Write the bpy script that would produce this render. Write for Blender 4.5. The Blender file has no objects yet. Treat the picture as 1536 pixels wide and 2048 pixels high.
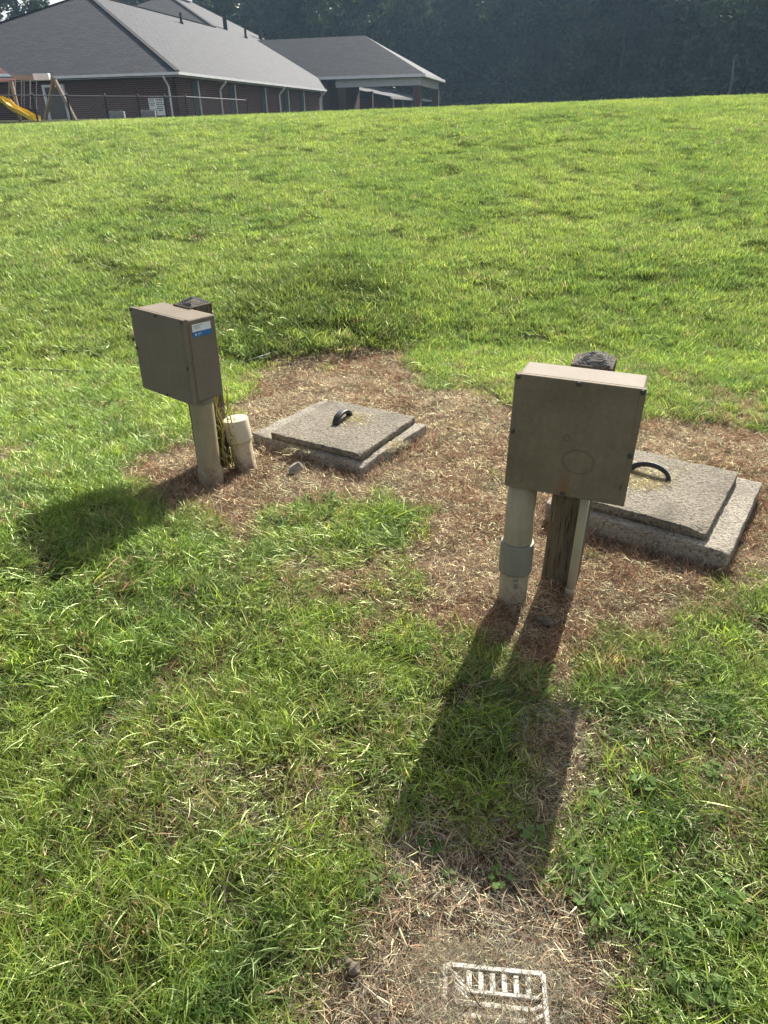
import bpy, bmesh, math, random
import numpy as np
from mathutils import Vector, Matrix, Euler

random.seed(7)
rng = np.random.default_rng(11)
S = bpy.context.scene
COL = S.collection
R = math.radians
PI = math.pi

# ------------------------------------------------------------------ camera
FPX, TH, ROLL, EYE = 1380.0, R(29.5), R(1.1), 1.6
_f = Vector((0, math.cos(TH), -math.sin(TH)))
_r0 = Vector((1, 0, 0)); _u0 = _r0.cross(_f)
_r = math.cos(ROLL) * _r0 - math.sin(ROLL) * _u0
_u = math.cos(ROLL) * _u0 + math.sin(ROLL) * _r0
cam = bpy.data.cameras.new('camera'); co = bpy.data.objects.new('camera', cam); COL.objects.link(co)
co.matrix_world = Matrix(((_r.x, _u.x, -_f.x, 0), (_r.y, _u.y, -_f.y, 0), (_r.z, _u.z, -_f.z, EYE), (0, 0, 0, 1)))
cam.sensor_fit = 'VERTICAL'; cam.sensor_height = 24.0; cam.lens = 24.0 * FPX / 2048.0
cam.clip_start = 0.05; cam.clip_end = 2000
S.camera = co

# ------------------------------------------------------------------ light
SUN_AZ, SUN_EL = R(23.8), R(37.3)
W = bpy.data.worlds.new('World'); S.world = W; W.use_nodes = True
nt = W.node_tree; nt.nodes.clear()
sky = nt.nodes.new('ShaderNodeTexSky'); sky.sky_type = 'NISHITA'; sky.sun_disc = False
sky.sun_elevation = SUN_EL; sky.sun_rotation = SUN_AZ; sky.air_density = 1.0; sky.dust_density = 2.2; sky.ozone_density = 1.0
bg = nt.nodes.new('ShaderNodeBackground'); bg.inputs['Strength'].default_value = 0.085
out = nt.nodes.new('ShaderNodeOutputWorld')
hsv = nt.nodes.new('ShaderNodeHueSaturation'); hsv.inputs['Saturation'].default_value = .42
nt.links.new(sky.outputs[0], hsv.inputs['Color']); nt.links.new(hsv.outputs[0], bg.inputs[0]); nt.links.new(bg.outputs[0], out.inputs[0])
sl = bpy.data.lights.new('sun', 'SUN'); sl.energy = 5.0; sl.angle = R(0.53); sl.color = (1.0, 0.94, 0.84)
so = bpy.data.objects.new('sun', sl); COL.objects.link(so)
sdir = Vector((math.sin(SUN_AZ) * math.cos(SUN_EL), math.cos(SUN_AZ) * math.cos(SUN_EL), math.sin(SUN_EL)))
so.rotation_euler = sdir.to_track_quat('Z', 'Y').to_euler(); so.location = sdir * 60
S.view_settings.view_transform = 'Standard'; S.view_settings.look = 'None'
S.view_settings.exposure = 1.08; S.view_settings.gamma = 1.0; S.view_settings.use_curve_mapping = False
S.cycles.max_bounces = 8; S.cycles.diffuse_bounces = 3; S.cycles.glossy_bounces = 2
S.cycles.transmission_bounces = 4; S.cycles.volume_bounces = 0; S.cycles.transparent_max_bounces = 8
S.cycles.use_adaptive_sampling = True; S.cycles.adaptive_threshold = 0.015
S.cycles.use_denoising = True; S.cycles.denoiser = 'OPENIMAGEDENOISE'; S.cycles.denoising_input_passes = 'RGB_ALBEDO_NORMAL'; S.cycles.denoising_prefilter = 'ACCURATE'
S.cycles.sample_clamp_indirect = 4.0

# ------------------------------------------------------------------ numpy noise
def _hash(ix, iy, s):
    n = (ix.astype(np.int64) * 374761393 + iy.astype(np.int64) * 668265263 + s * 974711) & 0x7fffffff
    n = ((n ^ (n >> 13)) * 1274126177) & 0x7fffffff
    return ((n ^ (n >> 16)) & 0xffff) / 65535.0
def vnoise(x, y, s=0):
    x = np.asarray(x, float); y = np.asarray(y, float)
    ix = np.floor(x); iy = np.floor(y); fx = x - ix; fy = y - iy
    fx = fx * fx * (3 - 2 * fx); fy = fy * fy * (3 - 2 * fy)
    a = _hash(ix, iy, s); b = _hash(ix + 1, iy, s); c = _hash(ix, iy + 1, s); d = _hash(ix + 1, iy + 1, s)
    return a + (b - a) * fx + (c - a) * fy + (a - b - c + d) * fx * fy
def fbm(x, y, f=1.0, o=4, s=0):
    t = 0; a = .5; n = 0
    for i in range(o):
        t = t + a * vnoise(np.asarray(x) * f + 17.3 * i, np.asarray(y) * f - 9.1 * i, s + i); n += a; a *= .5; f *= 2.03
    return t / n
def sst(a, b, x):
    t = np.clip((x - a) / (b - a), 0, 1); return t * t * (3 - 2 * t)
def sdf(poly, x, y):
    P = np.array(poly); Q = np.roll(P, -1, 0)
    x = np.asarray(x, float).ravel(); y = np.asarray(y, float).ravel()
    d = np.full(x.shape, 1e9); ins = np.zeros(x.shape, bool)
    for (ax, ay), (bx, by) in zip(P, Q):
        ex, ey = bx - ax, by - ay; L = ex * ex + ey * ey
        t = np.clip(((x - ax) * ex + (y - ay) * ey) / L, 0, 1)
        d = np.minimum(d, np.hypot(x - ax - t * ex, y - ay - t * ey))
        c = ((ay > y) != (by > y)) & (x < ex * (y - ay) / (ey + 1e-12) + ax)
        ins ^= c
    return np.where(ins, -d, d)

MAIN = [(-1.277, 3.187), (-1.334, 3.494), (-1.244, 3.625), (-1.066, 3.723), (-0.947, 3.946), (-0.894, 4.476), (-0.858, 5.076), (-0.689, 5.453), (-0.481, 5.345), (-0.254, 5.637), (0.016, 5.893), (0.219, 5.605), (0.264, 4.888), (0.402, 4.554), (0.656, 4.39), (0.799, 4.24), (0.864, 4.06), (1.678, 4.06), (1.945, 3.801), (2.24, 3.565), (2.4, 2.9), (1.54, 2.189), (1.349, 2.114), (1.193, 2.103), (1.03, 2.023), (0.871, 1.93), (0.744, 1.858), (0.593, 1.81), (0.457, 1.814), (0.31, 1.87), (0.198, 2.013), (0.145, 2.201), (0.197, 2.53), (0.188, 2.746), (-0.019, 2.848), (-0.186, 2.894), (-0.311, 2.959), (-0.468, 2.95), (-0.576, 2.775), (-0.671, 2.654), (-0.847, 2.74), (-1.022, 2.792), (-1.159, 2.942)]
LOW = [(-0.151, 0.712), (-0.14, 0.795), (-0.106, 0.877), (-0.051, 0.968), (0.022, 1.035), (0.018, 1.109), (0.104, 1.164), (0.229, 1.118), (0.341, 1.174), (0.412, 1.404), (0.427, 1.603), (0.568, 1.632), (0.626, 1.494), (0.585, 1.295), (0.532, 1.2), (0.413, 1.143), (0.354, 1.009), (0.4, 0.924), (0.477, 0.911), (0.557, 0.844), (0.506, 0.754), (0.516, 0.55), (-0.146, 0.55)]
LEFT = [(-2.5, 3.712), (-2.153, 3.739), (-1.957, 3.523), (-1.928, 3.302), (-2.115, 3.251), (-2.5, 3.2)]
TINT = [(-0.369, 2.55), (-0.02, 2.458), (0.186, 2.375), (0.151, 2.136), (-0.136, 2.114), (-0.416, 2.22)]
LUSH_SHADED = [(-1.256, 6.181), (-1.07, 7.596), (-0.344, 8.332), (0.155, 7.253), (0.124, 5.917), (-0.493, 5.51), (-0.904, 5.267), (-1.209, 5.037)]

MAIN = [(a, b if b < 5.1 else 5.1 + .45 * (b - 5.1)) for a, b in MAIN]
LUSH_SHADED = [(a, 5.15 + .6 * (b - 5.15)) for a, b in LUSH_SHADED]

def deadness(x, y):
    """0 = living lawn, 1 = dead thatch"""
    j = (fbm(x, y, 5, 4, 3) - .5) * .44 + (fbm(x, y, 22, 2, 8) - .5) * .10
    d = sdf(MAIN, x, y) + j
    v = 1 - sst(-.13, .13, d)
    d2 = sdf(LOW, x, y) + (fbm(x, y, 12, 3, 31) - .5) * .16
    v = np.maximum(v, .97 * (1 - sst(-.05, .06, d2)))
    v = np.maximum(v, .8 * (1 - sst(-.10, .10, sdf(LEFT, x, y) + j)))
    v = np.maximum(v, .55 * (1 - sst(-.12, .12, sdf(TINT, x, y) + j * 1.5)))
    near = 1 - sst(4.2, 5.2, np.asarray(y))
    sp = fbm(x, y, 3.1, 3, 55)
    v = np.maximum(v, near * (.40 * sst(.50, .68, sp) + .08) * (.15 + .85 * sst(-.9, -.1, np.asarray(x))) * sst(.95, 1.35, np.asarray(y)))
    # green islands inside the dead zone
    for (cx, cy, r) in ((-.33, 2.86, .13), (.02, 2.72, .16), (.30, 1.95, .05), (.47, 1.55, .07), (.5, .93, .06)):
        q = np.hypot(np.asarray(x) - cx, np.asarray(y) - cy) + (fbm(x, y, 14, 2, 5) - .5) * .12
        v = v * (1 - .75 * (1 - sst(r * .5, r * 1.1, q)))
    return np.clip(v, 0, 1)

def height(x, y):
    x = np.asarray(x, float); y = np.asarray(y, float)
    ys = 5.15 + .18 * np.sin(x * .9 + .6) + .12 * np.sin(x * 2.3)
    t = np.clip((y - ys) / (17.0 - ys), 0, None)
    zc = 1.79 + .0175 * np.clip(x, -40, 40)
    f = np.where(t < .82, t, np.where(t < 1.18, t - (t - .82) ** 2 / .72, 1.0))
    z = zc * f
    z = z + (.015 + .075 * np.exp(-((x + .45) / .75) ** 2)) * sst(-.1, .6, y - ys) * (1 - sst(2, 7, y - ys))
    z = z * np.where(y > 17, 1, 1)
    far = sst(22, 50, y)
    z = z * (1 - far) + far * 2.05
    near = 1 - sst(14, 20, y)
    z = z + near * ((fbm(x, y, .8, 3, 1) - .5) * .07 * sst(4.6, 7, y) + (fbm(x, y, 3.5, 3, 2) - .5) * .025)
    z = z + .21 * np.exp(-((x + 1.85) ** 2 / .62 + (y - 2.35) ** 2 / .8))
    return z
def hz(x, y): return float(height(np.array([x]), np.array([y]))[0])

# ------------------------------------------------------------------ helpers
def tag(o, label=None, cat=None, group=None, kind=None):
    if label: o['label'] = label
    if cat: o['category'] = cat
    if group: o['group'] = group
    if kind: o['kind'] = kind
    return o
def empty(name, loc=(0, 0, 0), rot=(0, 0, 0)):
    o = bpy.data.objects.new(name, None); COL.objects.link(o); o.location = loc; o.rotation_euler = rot
    o.empty_display_size = .1
    return o
def obj(name, bm, mat=None, parent=None, smooth=False):
    me = bpy.data.meshes.new(name); bm.normal_update(); bm.to_mesh(me); bm.free()
    if smooth:
        me.polygons.foreach_set('use_smooth', [True] * len(me.polygons))
    o = bpy.data.objects.new(name, me); COL.objects.link(o)
    if mat: me.materials.append(mat)
    if parent: o.parent = parent
    return o
def np_mesh(name, verts, faces_flat, sizes, mat=None):
    me = bpy.data.meshes.new(name)
    me.vertices.add(len(verts)); me.vertices.foreach_set('co', np.asarray(verts, np.float32).ravel())
    me.loops.add(len(faces_flat)); me.loops.foreach_set('vertex_index', np.asarray(faces_flat, np.int32))
    me.polygons.add(len(sizes))
    st = np.concatenate([[0], np.cumsum(sizes)[:-1]]).astype(np.int32)
    me.polygons.foreach_set('loop_start', st)
    me.update(calc_edges=True)
    if mat: me.materials.append(mat)
    return me
def box(bm, c, s, rot=None, bev=0.0, seg=2):
    m = Matrix.Translation(c) @ (rot.to_4x4() if rot else Matrix.Identity(4)) @ Matrix.Diagonal((s[0], s[1], s[2], 1))
    r = bmesh.ops.create_cube(bm, size=1.0, matrix=m)
    if bev > 0:
        es = set()
        for v in r['verts']:
            for e in v.link_edges: es.add(e)
        bmesh.ops.bevel(bm, geom=list(es), offset=bev, segments=seg, profile=.6, affect='EDGES')
def tube(bm, pts, rad, n=12, cap=True):
    """swept tube along points; rad scalar or list"""
    pts = [Vector(p) for p in pts]
    if not isinstance(rad, (list, tuple)): rad = [rad] * len(pts)
    rings = []; ref = None
    for i, p in enumerate(pts):
        t = (pts[min(i + 1, len(pts) - 1)] - pts[max(i - 1, 0)]).normalized()
        if ref is None:
            ref = Vector((0, 0, 1)) if abs(t.z) < .9 else Vector((1, 0, 0))
        a = (ref - t * ref.dot(t)).normalized(); ref = a; b = t.cross(a)
        rings.append([bm.verts.new(p + (a * math.cos(2 * PI * k / n) + b * math.sin(2 * PI * k / n)) * rad[i]) for k in range(n)])
    for i in range(len(rings) - 1):
        for k in range(n):
            bm.faces.new((rings[i][k], rings[i][(k + 1) % n], rings[i + 1][(k + 1) % n], rings[i + 1][k]))
    if cap:
        bm.faces.new(rings[0][::-1]); bm.faces.new(rings[-1])
def lathe(bm, prof, n=32, M=None):
    """profile list of (r, z) revolved round z"""
    rings = []
    for r, z in prof:
        if r < 1e-6:
            v = bm.verts.new((0, 0, z)); rings.append([v])
        else:
            rings.append([bm.verts.new((r * math.cos(2 * PI * k / n), r * math.sin(2 * PI * k / n), z)) for k in range(n)])
    for a, b in zip(rings[:-1], rings[1:]):
        for k in range(n):
            if len(a) == 1 and len(b) == 1: continue
            if len(a) == 1: bm.faces.new((a[0], b[k], b[(k + 1) % n]))
            elif len(b) == 1: bm.faces.new((a[k], a[(k + 1) % n], b[0]))
            else: bm.faces.new((a[k], a[(k + 1) % n], b[(k + 1) % n], b[k]))
    if M is not None: bmesh.ops.transform(bm, matrix=M, verts=bm.verts[:])

# ------------------------------------------------------------------ materials
class Mat:
    def __init__(s, name):
        s.m = bpy.data.materials.new(name); s.m.use_nodes = True; s.t = s.m.node_tree
        s.p = s.t.nodes['Principled BSDF']; s.o = s.t.nodes['Material Output']
    def n(s, typ, **k):
        x = s.t.nodes.new(typ)
        for a, b in k.items():
            if a.startswith('i_'):
                key = a[2:]
                key = int(key) if key.isdigit() else key.replace('_', ' ')
                x.inputs[key].default_value = b
            else: setattr(x, a, b)
        return x
    def l(s, a, b): s.t.links.new(a, b)
    def coord(s, kind='Object'): return s.n('ShaderNodeTexCoord').outputs[kind]
    def noise(s, vec, scale, detail=5, rough=.55, dist=0.0):
        x = s.n('ShaderNodeTexNoise', i_Scale=scale, i_Detail=detail, i_Roughness=rough, i_Distortion=dist); s.l(vec, x.inputs['Vector']); return x.outputs['Fac']
    def ramp(s, fac, stops):
        x = s.n('ShaderNodeValToRGB'); e = x.color_ramp.elements
        while len(e) < len(stops): e.new(.5)
        for k, (p, c) in enumerate(stops):
            e[k].position = p; e[k].color = (*c, 1) if len(c) == 3 else c
        s.l(fac, x.inputs[0]); return x.outputs[0]
    def mix(s, fac, a, b, mode='MIX'):
        x = s.n('ShaderNodeMix', data_type='RGBA', blend_type=mode)
        for v, i in ((fac, 0), (a, 6), (b, 7)):
            if hasattr(v, 'is_linked') or isinstance(v, bpy.types.NodeSocket): s.l(v, x.inputs[i])
            else: x.inputs[i].default_value = v if i == 0 else ((*v, 1) if len(v) == 3 else v)
        return x.outputs[2]
    def math(s, op, a, b=0.0):
        x = s.n('ShaderNodeMath', operation=op)
        for v, i in ((a, 0), (b, 1)):
            if isinstance(v, bpy.types.NodeSocket): s.l(v, x.inputs[i])
            else: x.inputs[i].default_value = v
        return x.outputs[0]
    def bump(s, h, dist=.01, st=1.0):
        x = s.n('ShaderNodeBump', i_Distance=dist, i_Strength=st); s.l(h, x.inputs['Height']); s.l(x.outputs[0], s.p.inputs['Normal'])
    def base(s, c):
        if isinstance(c, bpy.types.NodeSocket): s.l(c, s.p.inputs['Base Color'])
        else: s.p.inputs['Base Color'].default_value = (*c, 1)
    def set(s, rough=.6, spec=.4, metal=0.0):
        s.p.inputs['Roughness'].default_value = rough; s.p.inputs['Specular IOR Level'].default_value = spec
        s.p.inputs['Metallic'].default_value = metal; return s

def simple(name, c, rough=.6, var=.25, scale=6.0, spec=.35, bump=0.0, bscale=40):
    m = Mat(name).set(rough, spec); v = m.coord()
    f = m.noise(v, scale, 6)
    lo = tuple(k * (1 - var) for k in c); hi = tuple(min(1, k * (1 + var)) for k in c)
    m.base(m.ramp(f, [(.3, lo), (.7, hi)]))
    if bump: m.bump(m.noise(v, bscale, 4), bump)
    return m.m

# soil and thatch (dead = vertex attribute)
m = Mat('soil_and_thatch').set(.95, .1); v = m.coord()
at = m.n('ShaderNodeAttribute', attribute_name='dead').outputs['Fac']
n1 = m.noise(v, 45, 6, .7); n2 = m.noise(v, 7, 4)
thatch = m.ramp(n1, [(.28, (.06, .040, .027)), (.5, (.17, .115, .078)), (.72, (.33, .25, .175))])
thatch = m.mix(m.math('MULTIPLY', n2, .55), thatch, (.16, .088, .055))
soil = m.ramp(n1, [(.3, (.018, .022, .008)), (.6, (.05, .055, .018)), (.8, (.085, .085, .03))])
m.base(m.mix(at, soil, thatch)); m.bump(n1, .012)
M_SOIL = m.m

def blade_mat(name, trans=.5, rough=.38, spec=.5):
    m = Mat(name); t = m.t
    t.nodes.remove(m.p)
    gc = m.n('ShaderNodeAttribute', attribute_name='gcol', attribute_type='INSTANCER').outputs['Color']
    bc = m.n('ShaderNodeAttribute', attribute_name='bcol', attribute_type='GEOMETRY').outputs['Color']
    c = m.mix(1.0, gc, bc, 'MULTIPLY')
    d = m.n('ShaderNodeBsdfDiffuse'); m.l(c, d.inputs[0])
    tr = m.n('ShaderNodeBsdfTranslucent')
    hs = m.n('ShaderNodeHueSaturation', i_Hue=.49, i_Saturation=1.05, i_Value=1.8); m.l(c, hs.inputs['Color']); m.l(hs.outputs[0], tr.inputs[0])
    a = m.n('ShaderNodeMixShader', i_0=trans); m.l(d.outputs[0], a.inputs[1]); m.l(tr.outputs[0], a.inputs[2])
    g = m.n('ShaderNodeBsdfGlossy', i_Roughness=rough); m.l(m.mix(.55, c, (.62, .72, .42)), g.inputs[0])
    fr = m.n('ShaderNodeFresnel', i_IOR=1.38)
    b = m.n('ShaderNodeMixShader'); m.l(m.math('MULTIPLY', fr.outputs[0], spec), b.inputs[0]); m.l(a.outputs[0], b.inputs[1]); m.l(g.outputs[0], b.inputs[2])
    m.l(b.outputs[0], m.o.inputs[0])
    return m.m
M_BLADE = blade_mat('grass_blade', .58, .55, .45)
M_STRAW = blade_mat('dry_straw', .25, .5, .3)
M_CLOVER = blade_mat('clover_leaf', .45, .45, .35)

# concrete
def concrete(name, c, dark):
    m = Mat(name).set(.92, .25); v = m.coord()
    a = m.noise(v, 5, 6, .65); b = m.noise(v, 60, 5, .75); c3 = m.noise(v, 170, 3, .6)
    col = m.ramp(a, [(.3, tuple(k * .62 for k in c)), (.5, c), (.72, tuple(k * 1.2 for k in c))])
    pit = m.ramp(b, [(.40, (0, 0, 0)), (.50, (1, 1, 1))])
    col = m.mix(pit, dark, col)
    sp = m.ramp(c3, [(.32, (.55, .55, .55)), (.68, (1.35, 1.33, 1.28))])
    col = m.mix(1.0, col, sp, 'MULTIPLY')
    m.base(col)
    vo = m.n('ShaderNodeTexVoronoi', i_Scale=75.0); m.l(v, vo.inputs['Vector'])
    h = m.math('ADD', m.math('MULTIPLY', b, 1.2), m.math('ADD', m.math('MULTIPLY', c3, .5), m.math('MULTIPLY', vo.outputs['Distance'], .8)))
    m.bump(h, .006, .8)
    return m.m
M_LID = concrete('weathered_lid_concrete', (.235, .210, .168), (.105, .092, .072))
M_SLAB = concrete('pale_riser_concrete', (.33, .30, .25), (.17, .15, .12))
M_HANDLE = simple('black_rubber', (.022, .022, .022), .5, .3, 30, .5, .001, 120)

# fibreglass enclosure
def fibreglass(name, stain):
    m = Mat(name).set(.7, .2); v = m.coord()
    a = m.noise(v, 4, 6, .6); b = m.noise(v, 55, 4, .7)
    col = m.ramp(a, [(.32, (.165, .127, .083)), (.5, (.205, .164, .111)), (.7, (.25, .205, .146))])
    fl = m.ramp(b, [(.3, (.86, .86, .86)), (.7, (1.08, 1.08, 1.08))])
    col = m.mix(1.0, col, fl, 'MULTIPLY')
    sep = m.n('ShaderNodeSeparateXYZ'); m.l(v, sep.inputs[0])
    if stain:
        # ring left by a magnet plus a run of rust under it
        def dist(cx, cz, sx, sz):
            dx = m.math('DIVIDE', m.math('SUBTRACT', sep.outputs[0], cx), sx); dz = m.math('DIVIDE', m.math('SUBTRACT', sep.outputs[2], cz), sz)
            return m.math('SQRT', m.math('ADD', m.math('MULTIPLY', dx, dx), m.math('MULTIPLY', dz, dz)))
        wob = m.math('MULTIPLY', m.math('SUBTRACT', m.noise(v, 30, 3), .5), .25)
        for (cx, cz, sx, sz, wd, st) in ((.035, .135, .050, .042, .075, .5), (-.012, .213, .010, .010, .4, .4)):
            rr = m.math('ABSOLUTE', m.math('SUBTRACT', m.math('ADD', dist(cx, cz, sx, sz), wob), 1.0))
            k = m.math('MULTIPLY', m.math('LESS_THAN', rr, wd), st)
            col = m.mix(k, col, (.105, .080, .052))
        dr = m.math('MULTIPLY', m.math('SUBTRACT', 1.0, m.n('ShaderNodeClamp').outputs[0]), 0)
        rust = dist(.0, .015, .03, .09)
        k = m.math('MULTIPLY', m.math('SUBTRACT', 1.0, m.math('MINIMUM', rust, 1.0)), .9)
        col = m.mix(k, col, (.20, .105, .045))
    # grime that collects low on the case
    mp = m.n('ShaderNodeMapping'); mp.inputs['Scale'].default_value = (1, 1, .12); m.l(v, mp.inputs[0])
    stk_ = m.math('MULTIPLY', m.ramp(m.noise(mp.outputs[0], 26, 4, .6), [(.52, (0, 0, 0)), (.78, (1, 1, 1))]), .4); col = m.mix(stk_, col, (.15, .112, .07))
    g = m.math('MULTIPLY', m.ramp(m.noise(v, 9, 5, .7), [(.5, (0, 0, 0)), (.75, (1, 1, 1))]), .45)
    col = m.mix(g, col, (.19, .150, .10))
    if not stain: col = m.mix(.35, col, (.20, .185, .165))
    m.base(col); m.bump(b, .0008)
    return m.m
M_BOX = fibreglass('tan_fibreglass', False)
M_COVER = fibreglass('stained_tan_fibreglass', True)
M_SCREW = simple('tarnished_screw', (.06, .05, .045), .5, .4, 90, .5)
M_STW = simple('sticker_white', (.80, .82, .82), .5, .08, 30)
M_STB = simple('sticker_blue', (.03, .17, .42), .5, .1, 30)
M_INK = simple('printed_ink', (.08, .10, .12), .6, .2, 50)
def pvc(name, c, rough=.55, reach=.24):
    m = Mat(name).set(rough, .35); v = m.coord(); sep = m.n('ShaderNodeSeparateXYZ'); m.l(v, sep.inputs[0])
    col = m.ramp(m.noise(v, 7, 5, .6), [(.3, tuple(k * .84 for k in c)), (.7, tuple(k * 1.1 for k in c))])
    mp = m.n('ShaderNodeMapping'); mp.inputs['Scale'].default_value = (1, 1, .1); m.l(v, mp.inputs[0])
    run = m.ramp(m.noise(mp.outputs[0], 34, 4, .6), [(.5, (0, 0, 0)), (.75, (1, 1, 1))]); col = m.mix(m.math('MULTIPLY', run, .45), col, tuple(k * .55 for k in c))
    mud = m.math('SUBTRACT', m.math('MULTIPLY', m.noise(v, 28, 5, .7), 1.5), m.math('DIVIDE', sep.outputs[2], reach)); mud = m.ramp(mud, [(.1, (0, 0, 0)), (.5, (1, 1, 1))])
    col = m.mix(m.math('MULTIPLY', mud, .75), col, (.13, .085, .05)); m.base(col); m.bump(m.noise(v, 50, 4), .0006); return m.m
M_PVC = pvc('aged_grey_pvc', (.335, .285, .185))
M_PVCW = pvc('yellowed_white_pvc', (.52, .42, .275))
M_PVCCAP = simple('white_pvc_cap', (.56, .49, .36), .5, .08, 12, .4)
M_COUP = simple('grey_coupling', (.21, .20, .16), .6, .12, 10, .35)
M_CONDUIT = simple('pale_grey_conduit', (.36, .325, .23), .45, .1, 8, .4)

def wood(name, a, b, c):
    m = Mat(name).set(.9, .15); v = m.coord()
    mp = m.n('ShaderNodeMapping'); mp.inputs['Scale'].default_value = (1, 1, .06); m.l(v, mp.inputs[0])
    g = m.noise(mp.outputs[0], 60, 6, .7, .4); k = m.noise(v, 5, 4)
    col = m.ramp(g, [(.3, a), (.52, b), (.72, c)])
    crack = m.ramp(m.noise(mp.outputs[0], 150, 3, .6), [(.36, (.25, .22, .2)), (.45, (1, 1, 1))])
    col = m.mix(1.0, col, crack, 'MULTIPLY')
    col = m.mix(m.math('MULTIPLY', k, .4), col, tuple(q * .55 for q in b))
    m.base(col); m.bump(g, .004)
    return m.m
M_POST = wood('weathered_treated_wood', (.065, .054, .040), (.13, .108, .078), (.20, .170, .125))
m = Mat('split_end_grain').set(.95, .1); v = m.coord()
wv = m.n('ShaderNodeTexWave', wave_type='RINGS', rings_direction='Z', i_Scale=34.0, i_Distortion=9.0, i_Detail=5.0); m.l(v, wv.inputs[0])
m.base(m.ramp(wv.outputs['Fac'], [(.1, (.085, .078, .070)), (.55, (.13, .122, .110)), (.95, (.18, .170, .155))])); m.bump(m.math('ADD', m.math('MULTIPLY', wv.outputs['Fac'], .35), m.noise(v, 45, 5, .7)), .003)
M_ENDGRAIN = m.m
M_PLAYWOOD = wood('bleached_play_wood', (.25, .2, .16), (.36, .3, .25), (.5, .44, .38))
M_ROCK = simple('grey_stone', (.27, .245, .215), .9, .35, 25, .2, .004, 60)
M_DLEAF = simple('dry_leaf', (.13, .105, .08), .8, .4, 40)
M_GRATE = simple('chalky_white_plastic', (.50, .485, .43), .7, .35, 60)
M_DARK = simple('dark_void', (.012, .011, .010), .95, .2, 20, .05)
M_HOSE = simple('black_polyethylene', (.025, .027, .028), .4, .3, 20, .5)
M_VINE = simple('withered_stem', (.28, .25, .09), .8, .4, 30)
M_WIRE = simple('yellow_green_wire', (.40, .36, .08), .5, .3, 20)

def brickwall(name):
    m = Mat(name).set(.9, .15); v = m.coord('UV')
    b = m.n('ShaderNodeTexBrick', offset=.5, i_Scale=1.0, i_Mortar_Size=.011, i_Brick_Width=.40, i_Row_Height=.135, i_Bias=0.0)
    b.inputs['Color1'].default_value = (.115, .045, .036, 1); b.inputs['Color2'].default_value = (.075, .034, .030, 1); b.inputs['Mortar'].default_value = (.27, .235, .22, 1)
    m.l(v, b.inputs[0]); n = m.noise(v, .6, 4)
    m.base(m.mix(m.math('MULTIPLY', n, .5), b.outputs[0], (.07, .04, .038))); m.bump(b.outputs['Fac'], -.01)
    return m.m
M_BRICK = brickwall('dark_red_brick')
m = Mat('grey_shingles').set(.8, .2); v = m.coord('UV')
b = m.n('ShaderNodeTexBrick', offset=.37, offset_frequency=2, i_Scale=1.0, i_Mortar_Size=.03, i_Brick_Width=.9, i_Row_Height=.30, i_Bias=.1)
b.inputs['Color1'].default_value = (.063, .068, .081, 1); b.inputs['Color2'].default_value = (.044, .049, .061, 1); b.inputs['Mortar'].default_value = (.018, .018, .022, 1)
m.l(v, b.inputs[0]); n = m.noise(v, 1.6, 5, .7)
m.base(m.mix(1.0, b.outputs[0], m.ramp(n, [(.3, (.78, .78, .8)), (.7, (1.2, 1.18, 1.15))]), 'MULTIPLY')); m.bump(b.outputs['Fac'], -.03)
M_ROOF = m.m
M_WHITE = simple('white_painted_metal', (.80, .80, .80), .5, .06, 2)
M_SOFFIT = simple('white_soffit', (.55, .55, .54), .7, .06, 2)
M_GLASS = simple('dark_window_glass', (.018, .024, .028), .12, .3, 2, .5)
M_GREEN = simple('dark_green_shutter', (.028, .048, .05), .5, .1, 3)
M_BLACKM = simple('black_metal', (.012, .012, .013), .45, .2, 5, .5)
M_YELLOW = simple('yellow_plastic', (.88, .60, .03), .6, .06, 4, .5)
M_TARP_G = simple('faded_green_canvas', (.06, .16, .10), .8, .1, 4)
M_TARP_P = simple('faded_pink_canvas', (.66, .34, .31), .8, .1, 4)
M_ACGREY = simple('grey_sheet_metal', (.27, .28, .29), .5, .1, 3)
M_POLE = simple('silvery_dead_wood', (.12, .11, .095), .9, .2, 6)

def leafmat(name, a, b):
    m = Mat(name); m.t.nodes.remove(m.p)
    at = m.n('ShaderNodeAttribute', attribute_name='leafv', attribute_type='GEOMETRY').outputs['Fac']
    oi = m.n('ShaderNodeObjectInfo'); c = m.ramp(m.math('ADD', m.math('MULTIPLY', at, .75), m.math('MULTIPLY', oi.outputs['Random'], .3)), [(0.0, a), (1.0, b)])
    d = m.n('ShaderNodeBsdfDiffuse'); m.l(c, d.inputs[0]); t = m.n('ShaderNodeBsdfTranslucent'); m.l(c, t.inputs[0])
    x = m.n('ShaderNodeMixShader', i_0=.5); m.l(d.outputs[0], x.inputs[1]); m.l(t.outputs[0], x.inputs[2])
    g = m.n('ShaderNodeBsdfGlossy', i_Roughness=.45); y = m.n('ShaderNodeMixShader', i_0=.05); m.l(x.outputs[0], y.inputs[1]); m.l(g.outputs[0], y.inputs[2])
    m.l(y.outputs[0], m.o.inputs[0]); return m.m
M_LEAF = leafmat('broadleaf_foliage', (.010, .024, .010), (.070, .110, .034))
M_PINE = leafmat('pine_foliage', (.012, .025, .014), (.038, .060, .026))
M_BARK = simple('dark_bark', (.055, .045, .036), .95, .3, 3, .1)

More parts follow.
